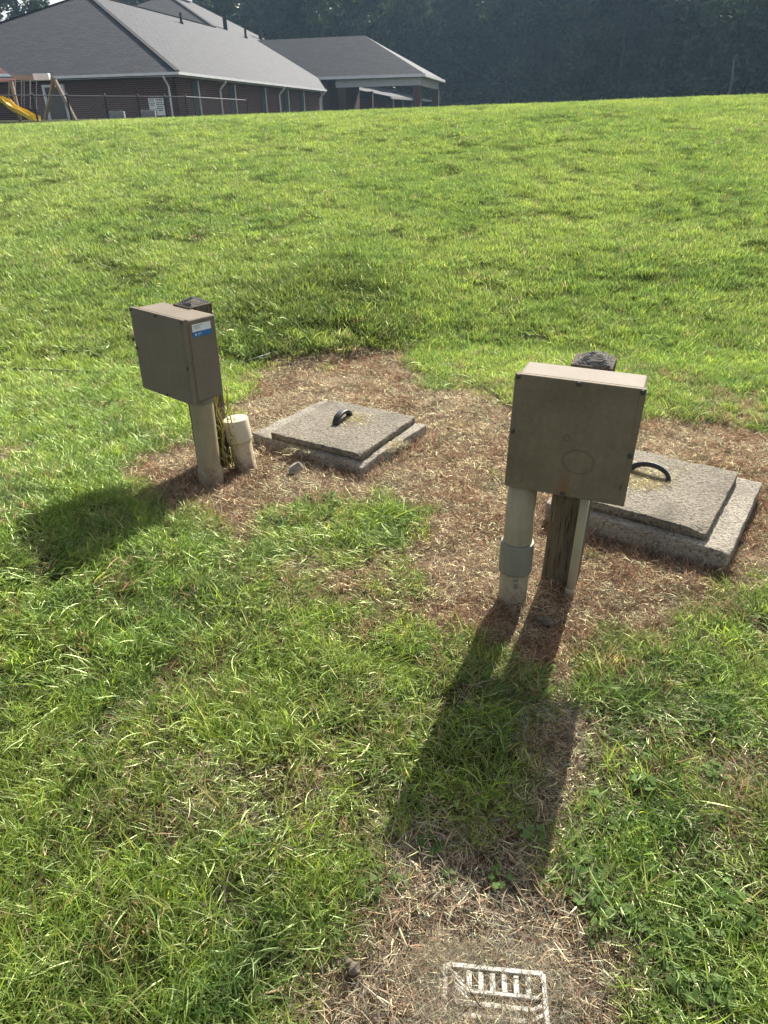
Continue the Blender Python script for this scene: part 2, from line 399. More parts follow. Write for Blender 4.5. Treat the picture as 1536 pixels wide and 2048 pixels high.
# ------------------------------------------------------------------ ground sheet
def axis(a, parts):
    out = [a]
    for end, step in parts:
        n = max(1, int(round((end - out[-1]) / step))); out += list(np.linspace(out[-1], end, n + 1)[1:])
    return np.array(out)
gx = axis(-140, [(-40, 8), (-14, 1.2), (-4, .18), (-2.4, .06), (2.4, .03), (4, .06), (14, .18), (40, 1.2), (140, 8)])
gy = axis(-6, [(0, .5), (.5, .1), (4.4, .03), (6.2, .04), (10, .09), (22, .2), (60, 2), (200, 8)])
X, Y = np.meshgrid(gx, gy); xs, ys_ = X.ravel(), Y.ravel()
D = deadness(xs, ys_)
Z = height(xs, ys_) + (fbm(xs, ys_, 16, 3, 70) - .5) * .022 * (ys_ < 7) - .012 * D
nx, ny = len(gx), len(gy)
idx = np.arange(nx * ny).reshape(ny, nx)
F = np.stack([idx[:-1, :-1], idx[:-1, 1:], idx[1:, 1:], idx[1:, :-1]], -1).reshape(-1, 4)
me = np_mesh('ground', np.stack([xs, ys_, Z], 1), F.ravel(), np.full(len(F), 4), M_SOIL)
me.attributes.new('dead', 'FLOAT', 'POINT').data.foreach_set('value', D.astype(np.float32))
me.polygons.foreach_set('use_smooth', np.ones(len(F), bool))
g = bpy.data.objects.new('ground', me); COL.objects.link(g); tag(g, kind='structure')

# ------------------------------------------------------------------ grass tufts
TUFTS = bpy.data.collections.new('tuft_sources')
def blades_mesh(name, mat, n, rad, lmin, lmax, wmin, wmax, lean, curl, spread, seg=4, rootz=0.0, tone=.25, tip=1.15):
    V, F, C = [], [], []
    for i in range(n):
        rr = rad * math.sqrt(random.random()); aa = random.random() * 2 * PI
        p = Vector((rr * math.cos(aa), rr * math.sin(aa), random.random() * rootz - .004))
        az = random.gauss(0, spread) if spread < 3 else random.random() * 2 * PI
        L = random.uniform(lmin, lmax) * (.75 + .5 * random.random()); w = random.uniform(wmin, wmax)
        th = R(random.uniform(*lean)); dc = R(random.uniform(*curl)) / seg
        tw = random.uniform(-1.1, 1.1); daz = random.uniform(-.22, .22)
        pal = random.random() < .10 and n > 20; bt = 1 + random.uniform(-tone, tone); yb = random.uniform(-.5, .5) * tone
        base = len(V)
        for s in range(seg + 1):
            t = s / seg
            d = Vector((math.sin(th) * math.cos(az), math.sin(th) * math.sin(az), math.cos(th)))
            side = Vector((-math.sin(az), math.cos(az), 0)); nrm = d.cross(side)
            sd = side * math.cos(tw) + nrm * math.sin(tw)
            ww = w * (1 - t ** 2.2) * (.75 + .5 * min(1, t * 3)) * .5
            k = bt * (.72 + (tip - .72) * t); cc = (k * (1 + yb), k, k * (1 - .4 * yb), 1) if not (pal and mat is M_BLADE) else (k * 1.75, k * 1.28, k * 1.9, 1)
            if s < seg:
                V += [p - sd * ww, p + sd * ww]; C += [cc, cc]
            else:
                V.append(p.copy()); C.append(cc)
            p = p + d * (L / seg)
            if p.z < .002 and s > 0: p.z = .002 + random.random() * .004
            th = min(th + dc, R(112)); az += daz
        for s in range(seg - 1):
            a = base + 2 * s; F.append((a, a + 1, a + 3, a + 2))
        a = base + 2 * (seg - 1); F.append((a, a + 1, a + 2))
    me = np_mesh(name, [tuple(v) for v in V], [i for f in F for i in f], [len(f) for f in F], mat)
    me.attributes.new('bcol', 'FLOAT_COLOR', 'POINT').data.foreach_set('color', np.array(C, np.float32).ravel())
    o = bpy.data.objects.new(name, me); return o

def clover_mesh(name, n=16, rad=.05):
    V, F, C = [], [], []
    for i in range(n):
        rr = rad * math.sqrt(random.random()); a0 = random.random() * 2 * PI; h = random.uniform(.012, .04)
        c = Vector((rr * math.cos(a0), rr * math.sin(a0), h)); r = random.uniform(.006, .011); rot = random.random() * 6; k = random.uniform(.8, 1.25)
        tl = Vector((random.uniform(-.35, .35), random.uniform(-.35, .35), 1)).normalized()
        X1 = tl.orthogonal().normalized(); Y1 = tl.cross(X1)
        for q in range(3):
            a = rot + q * 2 * PI / 3; ctr = c + (X1 * math.cos(a) + Y1 * math.sin(a)) * r * .95
            b = len(V)
            for s in range(7):
                t = 2 * PI * s / 7; rad_ = r * (.95 if s else .8)
                V.append(ctr + (X1 * math.cos(t + a) + Y1 * math.sin(t + a)) * rad_ + tl * (.12 * r * math.cos(2 * t))); C.append((k, k, k, 1))
            F.append(tuple(range(b, b + 7)))
        b = len(V)
        for pz in ((c.x, c.y, 0), (c.x + .0012, c.y, 0), (c.x + .0012, c.y, h), (c.x, c.y, h)):
            V.append(Vector(pz)); C.append((k, k * .9, k, 1))
        F.append((b, b + 1, b + 2, b + 3))
    me = np_mesh(name, [tuple(v) for v in V], [i for f in F for i in f], [len(f) for f in F], M_CLOVER)
    me.attributes.new('bcol', 'FLOAT_COLOR', 'POINT').data.foreach_set('color', np.array(C, np.float32).ravel())
    return bpy.data.objects.new(name, me)

def source(kind, objs):
    c = bpy.data.collections.new(kind)
    for o in objs: c.objects.link(o)
    return c
def nm(k, i): return '%s_%02d' % (k, i)
mk = blades_mesh
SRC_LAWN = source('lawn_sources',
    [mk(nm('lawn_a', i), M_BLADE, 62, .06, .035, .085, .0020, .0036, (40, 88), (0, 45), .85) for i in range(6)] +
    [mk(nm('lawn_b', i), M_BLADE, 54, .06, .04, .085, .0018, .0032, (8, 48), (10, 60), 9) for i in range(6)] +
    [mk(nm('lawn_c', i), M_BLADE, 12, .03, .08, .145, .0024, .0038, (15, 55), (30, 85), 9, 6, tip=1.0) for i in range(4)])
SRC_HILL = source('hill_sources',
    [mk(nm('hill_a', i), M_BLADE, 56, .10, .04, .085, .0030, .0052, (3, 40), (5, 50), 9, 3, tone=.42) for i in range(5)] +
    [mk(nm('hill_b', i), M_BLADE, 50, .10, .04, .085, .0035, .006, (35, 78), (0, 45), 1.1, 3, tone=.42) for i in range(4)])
SRC_DEAD = source('dead_sources',
    [mk(nm('straw_a', i), M_STRAW, 78, .07, .015, .05, .0009, .0019, (62, 90), (-30, 45), 9, 3, .012, .4, 1.05) for i in range(6)] +
    [mk(nm('straw_b', i), M_STRAW, 34, .05, .025, .055, .0010, .0019, (15, 65), (10, 70), 9, 3, .004, .4, 1.1) for i in range(4)])
SRC_CLOVER = source('clover_sources', [clover_mesh(nm('clover', i)) for i in range(4)])

def instancer(name, srccol, pts, var, rot, scl, col, label):
    me = bpy.data.meshes.new(name); n = len(pts)
    me.vertices.add(n); me.vertices.foreach_set('co', pts.astype(np.float32).ravel())
    me.attributes.new('var', 'INT', 'POINT').data.foreach_set('value', var.astype(np.int32))
    me.attributes.new('rot', 'FLOAT_VECTOR', 'POINT').data.foreach_set('vector', rot.astype(np.float32).ravel())
    me.attributes.new('scl', 'FLOAT', 'POINT').data.foreach_set('value', scl.astype(np.float32))
    me.attributes.new('gcol', 'FLOAT_COLOR', 'POINT').data.foreach_set('color', np.concatenate([col, np.ones((n, 1))], 1).astype(np.float32).ravel())
    o = bpy.data.objects.new(name, me); COL.objects.link(o)
    ng = bpy.data.node_groups.new(name + '_scatter', 'GeometryNodeTree')
    ng.interface.new_socket('Geometry', in_out='INPUT', socket_type='NodeSocketGeometry')
    ng.interface.new_socket('Geometry', in_out='OUTPUT', socket_type='NodeSocketGeometry')
    N = ng.nodes; L = ng.links
    gi = N.new('NodeGroupInput'); go = N.new('NodeGroupOutput')
    ci = N.new('GeometryNodeCollectionInfo'); ci.inputs['Collection'].default_value = srccol
    ci.inputs['Separate Children'].default_value = True; ci.inputs['Reset Children'].default_value = True
    ip = N.new('GeometryNodeInstanceOnPoints'); ip.inputs['Pick Instance'].default_value = True
    def attr(nm_, typ):
        a = N.new('GeometryNodeInputNamedAttribute'); a.data_type = typ; a.inputs['Name'].default_value = nm_
        return [s for s in a.outputs if s.enabled][0]
    L.new(gi.outputs[0], ip.inputs['Points']); L.new(ci.outputs[0], ip.inputs['Instance'])
    L.new(attr('var', 'INT'), ip.inputs['Instance Index'])
    e2r = N.new('FunctionNodeEulerToRotation'); L.new(attr('rot', 'FLOAT_VECTOR'), e2r.inputs[0]); L.new(e2r.outputs[0], ip.inputs['Rotation'])
    L.new(attr('scl', 'FLOAT'), ip.inputs['Scale'])
    L.new(ip.outputs[0], go.inputs[0])
    md = o.modifiers.new('scatter', 'NODES'); md.node_group = ng
    return tag(o, label, 'grass', kind='stuff')

# footprints grass must stay out of (x, y polygons), filled below
def rect_poly(p, e, f, a, b): return [p, (p[0] + e[0] * a, p[1] + e[1] * a), (p[0] + e[0] * a + f[0] * b, p[1] + e[1] * a + f[1] * b), (p[0] + f[0] * b, p[1] + f[1] * b)]
LB0 = (-.111, 3.216); LE = (.577, .817); LF = (-.817, .577)              # left riser slab: front corner, right side, left side
RB0 = (1.372, 2.290); RE = (.572, .820); RF = (-.820, .572)              # right riser slab
LBASE = rect_poly(LB0, LE, LF, .64, .777); RBASE = rect_poly(RB0, RE, RF, .73, .84)
GR0 = (.113, .808); GRA = -.115                                          # drain grate back corner
def keep_out(x, y, pad=0.0):
    k = (sdf(LBASE, x, y) < pad) | (sdf(RBASE, x, y) < pad)
    for (cx, cy, r) in ((-.874, 3.15, .055), (-.735, 3.335, .06), (.487, 2.145, .055), (.705, 2.29, .075), (.713, 2.165, .016), (-.905, 3.362, .07)):
        k |= np.hypot(x - cx, y - cy) < r + pad
    ca, sa = math.cos(GRA), math.sin(GRA); gu = (x - GR0[0]) * ca + (y - GR0[1]) * sa; gv = -(x - GR0[0]) * sa + (y - GR0[1]) * ca
    k |= ((gu > .0) & (gu < .135) & (gv < -.004) & (gv > -.07)) | ((gu > .17) & (gu < .222) & (gv < -.03) & (gv > -.2) & (np.sin(gv * 55) > -.2))
    return k

def scatter(dens, x0, x1, y0, y1, fov=True):
    n = int(dens * (x1 - x0) * (y1 - y0)); x = rng.uniform(x0, x1, n); y = rng.uniform(y0, y1, n)
    if fov:
        k = np.abs(x) < .75 + .62 * np.clip(y, 0, 99); x, y = x[k], y[k]
    return x, y
def lawn_colour(x, y, n):
    a = fbm(x, y, .9, 4, 21)[:, None]; b = fbm(x, y, 6, 3, 44)[:, None]; r = rng.random((n, 1)); r2 = rng.random((n, 1))
    g1 = np.array([[.108, .165, .042]]); g2 = np.array([[.175, .225, .060]]); g3 = np.array([[.055, .100, .034]])
    c = g1 * (1 - .7 * sst(.35, .7, a)) + g2 * .7 * sst(.35, .7, a)
    kk = .75 - .35 * sst(4.8, 5.6, y)[:, None]; c = c * (1 - kk * sst(.5, .75, b)) + g3 * kk * sst(.5, .75, b)
    c = np.where(r < .03, np.array([[.20, .185, .09]]), c)
    c = np.where(r > .9, np.array([[.20, .27, .05]]), c)
    return c * (.75 + .5 * r2)

# --- near lawn
x, y = scatter(720, -4.8, 4.8, .25, 6.0)
d = deadness(x, y); lush_shaded = 1 - sst(-.1, .2, sdf(LUSH_SHADED, x, y))
thin = .72 + .28 * sst(.30, .5, fbm(x, y, 4.5, 3, 91))
keep = (rng.random(len(x)) < (1 - np.clip(d * 1.12, 0, .995)) * np.where(y < 4.8, thin, 1) * (1 - .85 * sst(4.7, 5.7, y + .5 * (fbm(x, y, 1.3, 2, 9) - .5)))) & ~keep_out(x, y, .02)
x, y, d, lush_shaded = x[keep], y[keep], d[keep], lush_shaded[keep]; n = len(x)
flow = fbm(x, y, 1.6, 3, 61) * 4 * PI
r = rng.random(n); up = sst(2.2, 3.6, y) * .35 + .22 + lush_shaded * .3 + .25 * sst(.55, .7, fbm(x, y, 2.2, 2, 77)) + .25 * sst(.2, -.5, x) * (1 - sst(1.6, 2.4, y))
longp = .045 + .10 * lush_shaded + .10 * sst(.1, -.4, x) * (1 - sst(1.4, 2.4, y)) * 1.0
var = np.where(r < longp, rng.integers(12, 16, n), np.where(r < longp + up, rng.integers(6, 12, n), rng.integers(0, 6, n)))
rot = np.stack([rng.normal(0, .1, n), rng.normal(0, .1, n), flow + rng.normal(0, .6, n)], 1)
scl = (.72 + .5 * rng.random(n)) * (1 - .35 * d) * (1 + .25 * lush_shaded)
col = lawn_colour(x, y, n) * np.array([[1.34, 1.40, 1.25]])
col = col * (1 - .55 * d[:, None]) + np.array([[.25, .19, .10]]) * (.55 * d[:, None])
col = np.where((rng.random(n) < .35 * d + .03)[:, None], np.array([[.24, .18, .10]]) * (.6 + .7 * rng.random((n, 1))), col)
z = height(x, y) - .002
instancer('lawn_grass', SRC_LAWN, np.stack([x, y, z], 1), var, rot, scl, col, 'green lawn grass of long trampled blades around the brown dead patch')

# --- hillside grass
X_, Y_ = [], []
for (dn, y0, y1) in ((600, 4.4, 8), (460, 8, 12), (360, 12, 19.5)):
    a, b = scatter(dn, -13.5, 13.5, y0, y1); X_.append(a); Y_.append(b)
x = np.concatenate(X_); y = np.concatenate(Y_); d = deadness(x, y)
hole = sst(.58, .70, fbm(x, y, 3.6, 3, 15))
keep = rng.random(len(x)) < (1 - np.clip(d * 1.1, 0, .99)) * (1 - .45 * hole) * sst(4.5, 6.1, y + .5 * (fbm(x, y, 1.3, 2, 9) - .5))
x, y, d, hole = x[keep], y[keep], d[keep], hole[keep]; n = len(x); lush_shaded = 1 - sst(-.1, .4, sdf(LUSH_SHADED, x, y))
r = rng.random(n); var = np.where(r < .68, rng.integers(0, 5, n), rng.integers(5, 9, n))
rot = np.stack([rng.normal(0, .12, n), rng.normal(0, .12, n), rng.uniform(0, 2 * PI, n)], 1)
scl = (.7 + .5 * rng.random(n)) * (.88 + .24 * fbm(x, y, 2.5, 2, 33)) * (1 + .35 * lush_shaded) * (1 - .25 * hole) * (.72 + .28 * sst(4.6, 7.0, y))
col = lawn_colour(x, y, n) * np.array([[1.0, 1.07, 1.05]]) * (1 - .40 * hole[:, None]) * (1 - .36 * lush_shaded[:, None])  # lush patch tinted darker: shade in its dips put into the blade colour
col = col * (1 - .6 * d[:, None]) + np.array([[.25, .19, .10]]) * (.6 * d[:, None])
instancer('hill_grass', SRC_HILL, np.stack([x, y, height(x, y) - .002], 1), var, rot, scl, col, 'bright green grass covering the sunlit slope below the brick building')

# --- dead straw
x, y = scatter(950, -2.9, 3.0, .25, 6.2)
d = deadness(x, y)
keep = (rng.random(len(x)) < np.clip(d * 1.05 + .10 * (y < 4.8), 0, 1)) & ~keep_out(x, y, -.012)
x, y, d = x[keep], y[keep], d[keep]; n = len(x)
low = (1 - sst(1.55, 1.75, y)); red = sst(.42, .66, fbm(x, y, 2.6, 4, 12)) * (1 - .85 * low)
r = rng.random(n); es = np.minimum(sdf(LBASE, x, y), sdf(RBASE, x, y)); near_slab = (es > -.02) & (es < .045); var = np.where((r < .66 + .25 * low) & ~near_slab, rng.integers(0, 6, n), rng.integers(6, 10, n))
rot = np.stack([rng.normal(0, .12, n), rng.normal(0, .12, n), rng.uniform(0, 2 * PI, n)], 1)
scl = (.7 + .55 * rng.random(n)) * (1 + .35 * low) * np.where(near_slab, 1.25, 1)
tan = np.array([[.47, .355, .255]]); rd = np.array([[.34, .195, .128]]); dk = np.array([[.12, .080, .055]]); pale = np.array([[.48, .385, .27]])
tan = tan * (1 - low[:, None]) + np.array([[.38, .330, .262]]) * low[:, None]; col = tan * (1 - red[:, None]) + rd * red[:, None]
r3 = rng.random((n, 1)); col = np.where(r3 < .18, dk, np.where(r3 > .80 - .15 * low[:, None], pale, col)) * (.7 + .6 * rng.random((n, 1)))
instancer('dead_grass', SRC_DEAD, np.stack([x, y, height(x, y) - .010], 1), var, rot, scl, col, 'brown dead grass and straw thatch around the concrete slabs')

# --- loose clippings lying on the lids
x1 = []; 
for (cx, cy, zz, nn, sp) in ((-.16, 3.74, .101, 20, .045), (1.22, 2.84, .132, 34, .07), (1.26, 2.90, .132, 10, .08), (-.40, 3.46, .062, 14, .06), (.06, 3.47, .062, 8, .04), (.30, .62, .004, 1, .05)):
    a = rng.normal(cx, sp, nn); b = rng.normal(cy, sp * .8, nn); x1.append(np.stack([a, b, np.full(nn, zz)], 1))
P = np.concatenate(x1); n = len(P)
P[-1, 2] = height(P[-1:, 0], P[-1:, 1])[0] + .006
instancer('loose_straw', SRC_DEAD, P, rng.integers(0, 6, n), np.stack([np.zeros(n), np.zeros(n), rng.uniform(0, 6, n)], 1), .5 + .3 * rng.random(n),
          np.array([[.46, .37, .23]]) * (.7 + .6 * rng.random((n, 1))), 'pale straw clippings scattered on the concrete lids under their handles')

# --- straw matted over the half buried grate
gp = []
for k in range(420):
    u_, v_ = rng.uniform(-.03, .235), rng.uniform(-.22, .03)
    edge = (-.062 < v_ < -.006 and .004 < u_ < .112 and v_ > -.04 - u_ * .5) or (-.064 < v_ < -.012 and .128 < u_ < .160) or (.160 < u_ < .222 and -.2 < v_ < -.02 and math.sin(v_ * 70) > -.6)
    if edge and rng.random() < .975: continue
    gp.append((.113 + math.cos(-.115) * u_ - math.sin(-.115) * v_, .808 + math.sin(-.115) * u_ + math.cos(-.115) * v_))
P = np.array(gp); n = len(P)
instancer('matted_straw', SRC_DEAD, np.stack([P[:, 0], P[:, 1], height(P[:, 0], P[:, 1]) + rng.uniform(.012, .022, n)], 1), rng.integers(0, 6, n), np.stack([rng.normal(0, .1, n), rng.normal(0, .1, n), rng.uniform(0, 6, n)], 1), .42 + .42 * rng.random(n),
          np.array([[.39, .33, .25]]) * (.55 + .8 * rng.random((n, 1))), 'matted straw and dirt covering most of the white drain grate')

# --- clover
pts = []
for (cx, cy, sx, sy, nn) in ((.52, 1.08, .10, .09, 90), (.62, .97, .12, .08, 90), (.46, .87, .03, .03, 14), (.57, .80, .03, .05, 22), (.22, 1.12, .13, .05, 26), (.66, .84, .08, .06, 40),
                             (-.02, .97, .07, .05, 22), (.62, 1.72, .05, .04, 16), (-.33, 2.86, .10, .05, 60), (.85, 1.25, .15, .15, 50), (.95, 1.75, .2, .1, 30), (.2, 1.01, .06, .02, 10), (-.3, 1.5, .3, .2, 26)):
    nn = max(2, nn // 9); pts.append(np.stack([rng.normal(cx, sx, nn), rng.normal(cy, sy, nn)], 1))
P = np.concatenate(pts); n = len(P)
o = instancer('clover', SRC_CLOVER, np.stack([P[:, 0], P[:, 1], height(P[:, 0], P[:, 1])], 1), rng.integers(0, 4, n),
          np.stack([np.zeros(n), np.zeros(n), rng.uniform(0, 6, n)], 1), .42 + .38 * rng.random(n), np.array([[.105, .165, .055]]) * (.8 + .6 * rng.random((n, 1))), 'small round clover leaves growing through the thatch by the shadow')
o['category'] = 'clover'

# ------------------------------------------------------------------ concrete slabs
def slab(name, mat, corner, e, f, a, b, zt, th, parent=None, amp=.004, chips=(), seed=0):
    bm = bmesh.new(); nx_, ny_ = int(a / .022), int(b / .022); nz_ = max(2, int(th / .022))
    org = Vector((corner[0], corner[1], 0)); E = Vector((*e, 0)); Fv = Vector((*f, 0))
    bmesh.ops.create_cube(bm, size=1.0, matrix=Matrix.Translation((.5, .5, .5)))
    bmesh.ops.bevel(bm, geom=bm.edges[:], offset=.012, segments=2, profile=.5, affect='EDGES')
    # even grid: cut with planes
    for k in range(1, nx_): bmesh.ops.bisect_plane(bm, geom=bm.verts[:] + bm.edges[:] + bm.faces[:], plane_co=(k / nx_, 0, 0), plane_no=(1, 0, 0))
    for k in range(1, ny_): bmesh.ops.bisect_plane(bm, geom=bm.verts[:] + bm.edges[:] + bm.faces[:], plane_co=(0, k / ny_, 0), plane_no=(0, 1, 0))
    for k in range(1, nz_): bmesh.ops.bisect_plane(bm, geom=bm.verts[:] + bm.edges[:] + bm.faces[:], plane_co=(0, 0, k / nz_), plane_no=(0, 0, 1))
    U = np.array([v.co[:] for v in bm.verts]); px, py = U[:, 0] * a, U[:, 1] * b
    edge = np.minimum(np.minimum(px, a - px), np.minimum(py, b - py))
    nzv = (fbm(px * 1 + seed, py, 9, 3, seed) - .5) * amp + (fbm(px + seed, py, 22, 3, seed + 3) - .5) * amp * .5
    rough = (fbm(px + U[:, 2] + seed, py + U[:, 2] * .7, 26, 3, seed + 9) - .5)
    for i, v in enumerate(bm.verts):
        z = zt - th + U[i, 2] * th + nzv[i] * U[i, 2]
        k = 1 - sst(0, .025, edge[i])
        z -= .010 * k * max(0, rough[i]) * 2 * U[i, 2]
        qx, qy = px[i], py[i]
        qx += (.5 * a - qx) / a * 2 * k * rough[i] * .010; qy += (.5 * b - qy) / b * 2 * k * rough[i] * .010
        for (hx, hy, hr, hd) in chips:
            dd = math.hypot(px[i] - hx * a, py[i] - hy * b)
            if dd < hr: z -= hd * (1 - dd / hr) * U[i, 2]
        w = org + E * qx + Fv * qy; v.co = (w.x, w.y, z)
    o = obj(name, bm, mat, parent, smooth=True)
    return o
# left
LZ = hz(-.2, 3.7)
o = slab('concrete_riser', M_SLAB, LB0, LE, LF,   .64, .777, .062, .14, chips=((0, 0, .08, .02), (.15, 0, .05, .012)), seed=2)
tag(o, 'low square concrete riser sunk in dead grass beside the white capped pipe', 'concrete slab')
t = empty('manhole_lid', (-.115, 3.264, .062)); tag(t, 'square concrete lid with upright black strap handle near the white capped pipe', 'lid')
def at_origin(o, t):
    o.parent = t; o.matrix_parent_inverse = Matrix.Translation(t.location).inverted() if not any(t.rotation_euler) else t.matrix_basis.inverted()
    return o
le = Vector((.521, .853)).normalized(); lf = Vector((-.853, .521)).normalized()
o = slab('slab', M_LID, (-.115, 3.264), le[:], lf[:], .595, .597, .102, .039, amp=.005, chips=((0, 0, .04, .012),), seed=5); at_origin(o, t)
def strap(name, p0, p1, h, lean, rad, mat, flat=1.0, n=16):
    p0, p1 = Vector(p0), Vector(p1); mid = (p0 + p1) / 2; ax = (p1 - p0) / 2
    nrm = Vector((ax.y, -ax.x, 0)).normalized()
    up = Vector((0, 0, 1)) * math.cos(lean) + nrm * math.sin(lean)
    bm = bmesh.new(); pts = [mid + ax * -math.cos(a) + up * h * math.sin(a) for a in np.linspace(-.12, PI + .12, n)]
    # flat band: rectangle section swept
    rings = []
    for i, p in enumerate(pts):
        tg = (pts[min(i + 1, n - 1)] - pts[max(i - 1, 0)]).normalized(); side = up.cross(ax).normalized(); b = tg.cross(side)
        rings.append([bm.verts.new(p + side * sx * rad * flat + b * sz * rad) for sx, sz in ((-1, -.7), (-.7, -1), (.7, -1), (1, -.7), (1, .7), (.7, 1), (-.7, 1), (-1, .7))])
    for a, b in zip(rings[:-1], rings[1:]):
        for k in range(8): bm.faces.new((a[k], a[(k + 1) % 8], b[(k + 1) % 8], b[k]))
    bm.faces.new(rings[0][::-1]); bm.faces.new(rings[-1])
    return obj(name, bm, mat)
o = strap('handle', (-.266, 3.675, .100), (-.192, 3.805, .100), .050, R(0), .011, M_HANDLE, 1.7); at_origin(o, t)
# right
o = slab('concrete_riser', M_SLAB, RB0, RE, RF, .73, .78, .086, .20, chips=((0, 0, .04, .012), (0, .3, .06, .01)), seed=12)
tag(o, 'thick pale concrete riser slab behind the box with the ring stain', 'concrete slab')
t = empty('manhole_lid', (1.310, 2.386, .086)); tag(t, 'rough concrete lid with curved black ring handle, right of the stained box', 'lid')
o = slab('slab', M_LID, (1.310, 2.386), RE, RF, .645, .645, .131, .043, amp=.006, chips=((0, .03, .05, .016), (.45, 0, .03, .01)), seed=15); at_origin(o, t)
o = strap('handle', (1.168, 2.945, .128), (1.316, 2.830, .128), .060, R(-38), .010, M_HANDLE, 1.5); at_origin(o, t)

# ------------------------------------------------------------------ control boxes
def rounded_panel(bm, w, h, d, y0, z0, bev):
    box(bm, (0, y0 + d / 2, z0 + h / 2), (w, d, h), None, bev, 3)
def control_box(label, x, y, z, yaw, pitch, roll, w, h, d, covermat):
    t = empty('control_box', (x, y, z)); t.rotation_mode = 'XYZ'
    M = Matrix.Rotation(yaw, 4, 'Z') @ Matrix.Rotation(pitch, 4, 'X') @ Matrix.Rotation(roll, 4, 'Y')
    t.rotation_euler = M.to_euler('XYZ'); tag(t, label, 'electrical box', 'control boxes on wooden posts')
    bm = bmesh.new(); box(bm, (0, .028 + (d - .028) / 2, h / 2), (w - .014, d - .028, h - .014), None, .010, 3)
    bm2 = bm; box(bm2, (0, .021, h / 2), (w - .002, .008, h - .002), None, .002, 1)     # flange
    obj('enclosure', bm, M_BOX, t)
    bm = bmesh.new(); box(bm, (0, .0165, h / 2), (w - .007, .0015, h - .007)); obj('gasket', bm, M_DARK, t)
    bm = bmesh.new(); box(bm, (0, .008, h / 2), (w, .016, h), None, .004, 2)
    # shallow raised field on the cover
    box(bm, (0, -.0005, h / 2), (w - .036, .003, h - .036), None, .001, 1)
    obj('cover', bm, covermat, t)
    for (sx, sz) in ((-1, 1), (0, 1), (1, 1), (-1, .02), (1, -.10), (0, -1)):
        bm = bmesh.new(); lathe(bm, [(0, .005), (.0055, .0044), (.0078, .0018), (.0082, -.006), (0, -.006)], 14)
        box(bm, (0, 0, .0036), (.0095, .0014, .0016))
        sc = obj('screw', bm, M_SCREW, t); sc.location = (sx * (w / 2 - .011), -.001, h / 2 + sz * (h / 2 - .010)); sc.rotation_euler = (R(90), R(40 * sx + 15), 0)
    return t
right_box = control_box('tan control box whose cover shows a ring stain and rust', .609, 2.07, .478, -.399, -.006, .018, .404, .407, .169, M_COVER)
left_box = control_box('tan control box with the white and blue sticker on its side', -1.022, 3.15, .473, -.69, -.017, .012, .405, .393, .181, M_BOX)
# extra rust screw near the right edge of the stained cover
bm = bmesh.new(); box(bm, (.180, -.001, .07), (.004, .004, .018), None, .001, 1)
obj('latch_slot', bm, M_SCREW, right_box)
# sticker on right-hand side of left box (local +x face)
sx = .405 / 2 - .007 + .0006
def sticker_piece(y0, y1, z0, z1, off=0.0):
    bm = bmesh.new(); box(bm, (sx + off, (y0 + y1) / 2, (z0 + z1) / 2), (.0012, y1 - y0, z1 - z0)); return bm
stk = obj('sticker', sticker_piece(.048, .150, .330, .363), M_STW, left_box); stk['label'] = 'white sticker with faint print above a blue band'
obj('blue_band', sticker_piece(.048, .150, .306, .3296), M_STB, stk)
bm = bmesh.new(); box(bm, (sx + .0008, .079, .3555), (.0008, .052, .0022)); box(bm, (sx + .0008, .072, .349), (.0008, .030, .0012)); box(bm, (sx + .0008, .075, .344), (.0008, .036, .0012))
obj('fine_print', bm, M_INK, stk)
def text_mesh(s, size):
    cu = bpy.data.curves.new('lettering', 'FONT'); cu.body = s; cu.size = size; cu.extrude = .0004; cu.align_x = 'CENTER'; cu.align_y = 'CENTER'
    to = bpy.data.objects.new('lettering', cu); COL.objects.link(to); bpy.context.view_layer.update()
    me = bpy.data.meshes.new_from_object(to.evaluated_get(bpy.context.evaluated_depsgraph_get())); COL.objects.unlink(to); bpy.data.objects.remove(to); return me
me = text_mesh('ITT', .014); me.materials.append(M_STW)
lt = bpy.data.objects.new('lettering', me); COL.objects.link(lt); lt.parent = stk; lt.location = (sx + .0008, .085, .316); lt.rotation_euler = (R(90), 0, R(90))
bm = bmesh.new(); lathe(bm, [(0, .0006), (.004, .0006), (.0046, -.0004), (0, -.0004)], 14)
e = obj('emblem', bm, M_STW, stk); e.location = (sx + .0009, .064, .317); e.rotation_euler = (0, R(90), 0)

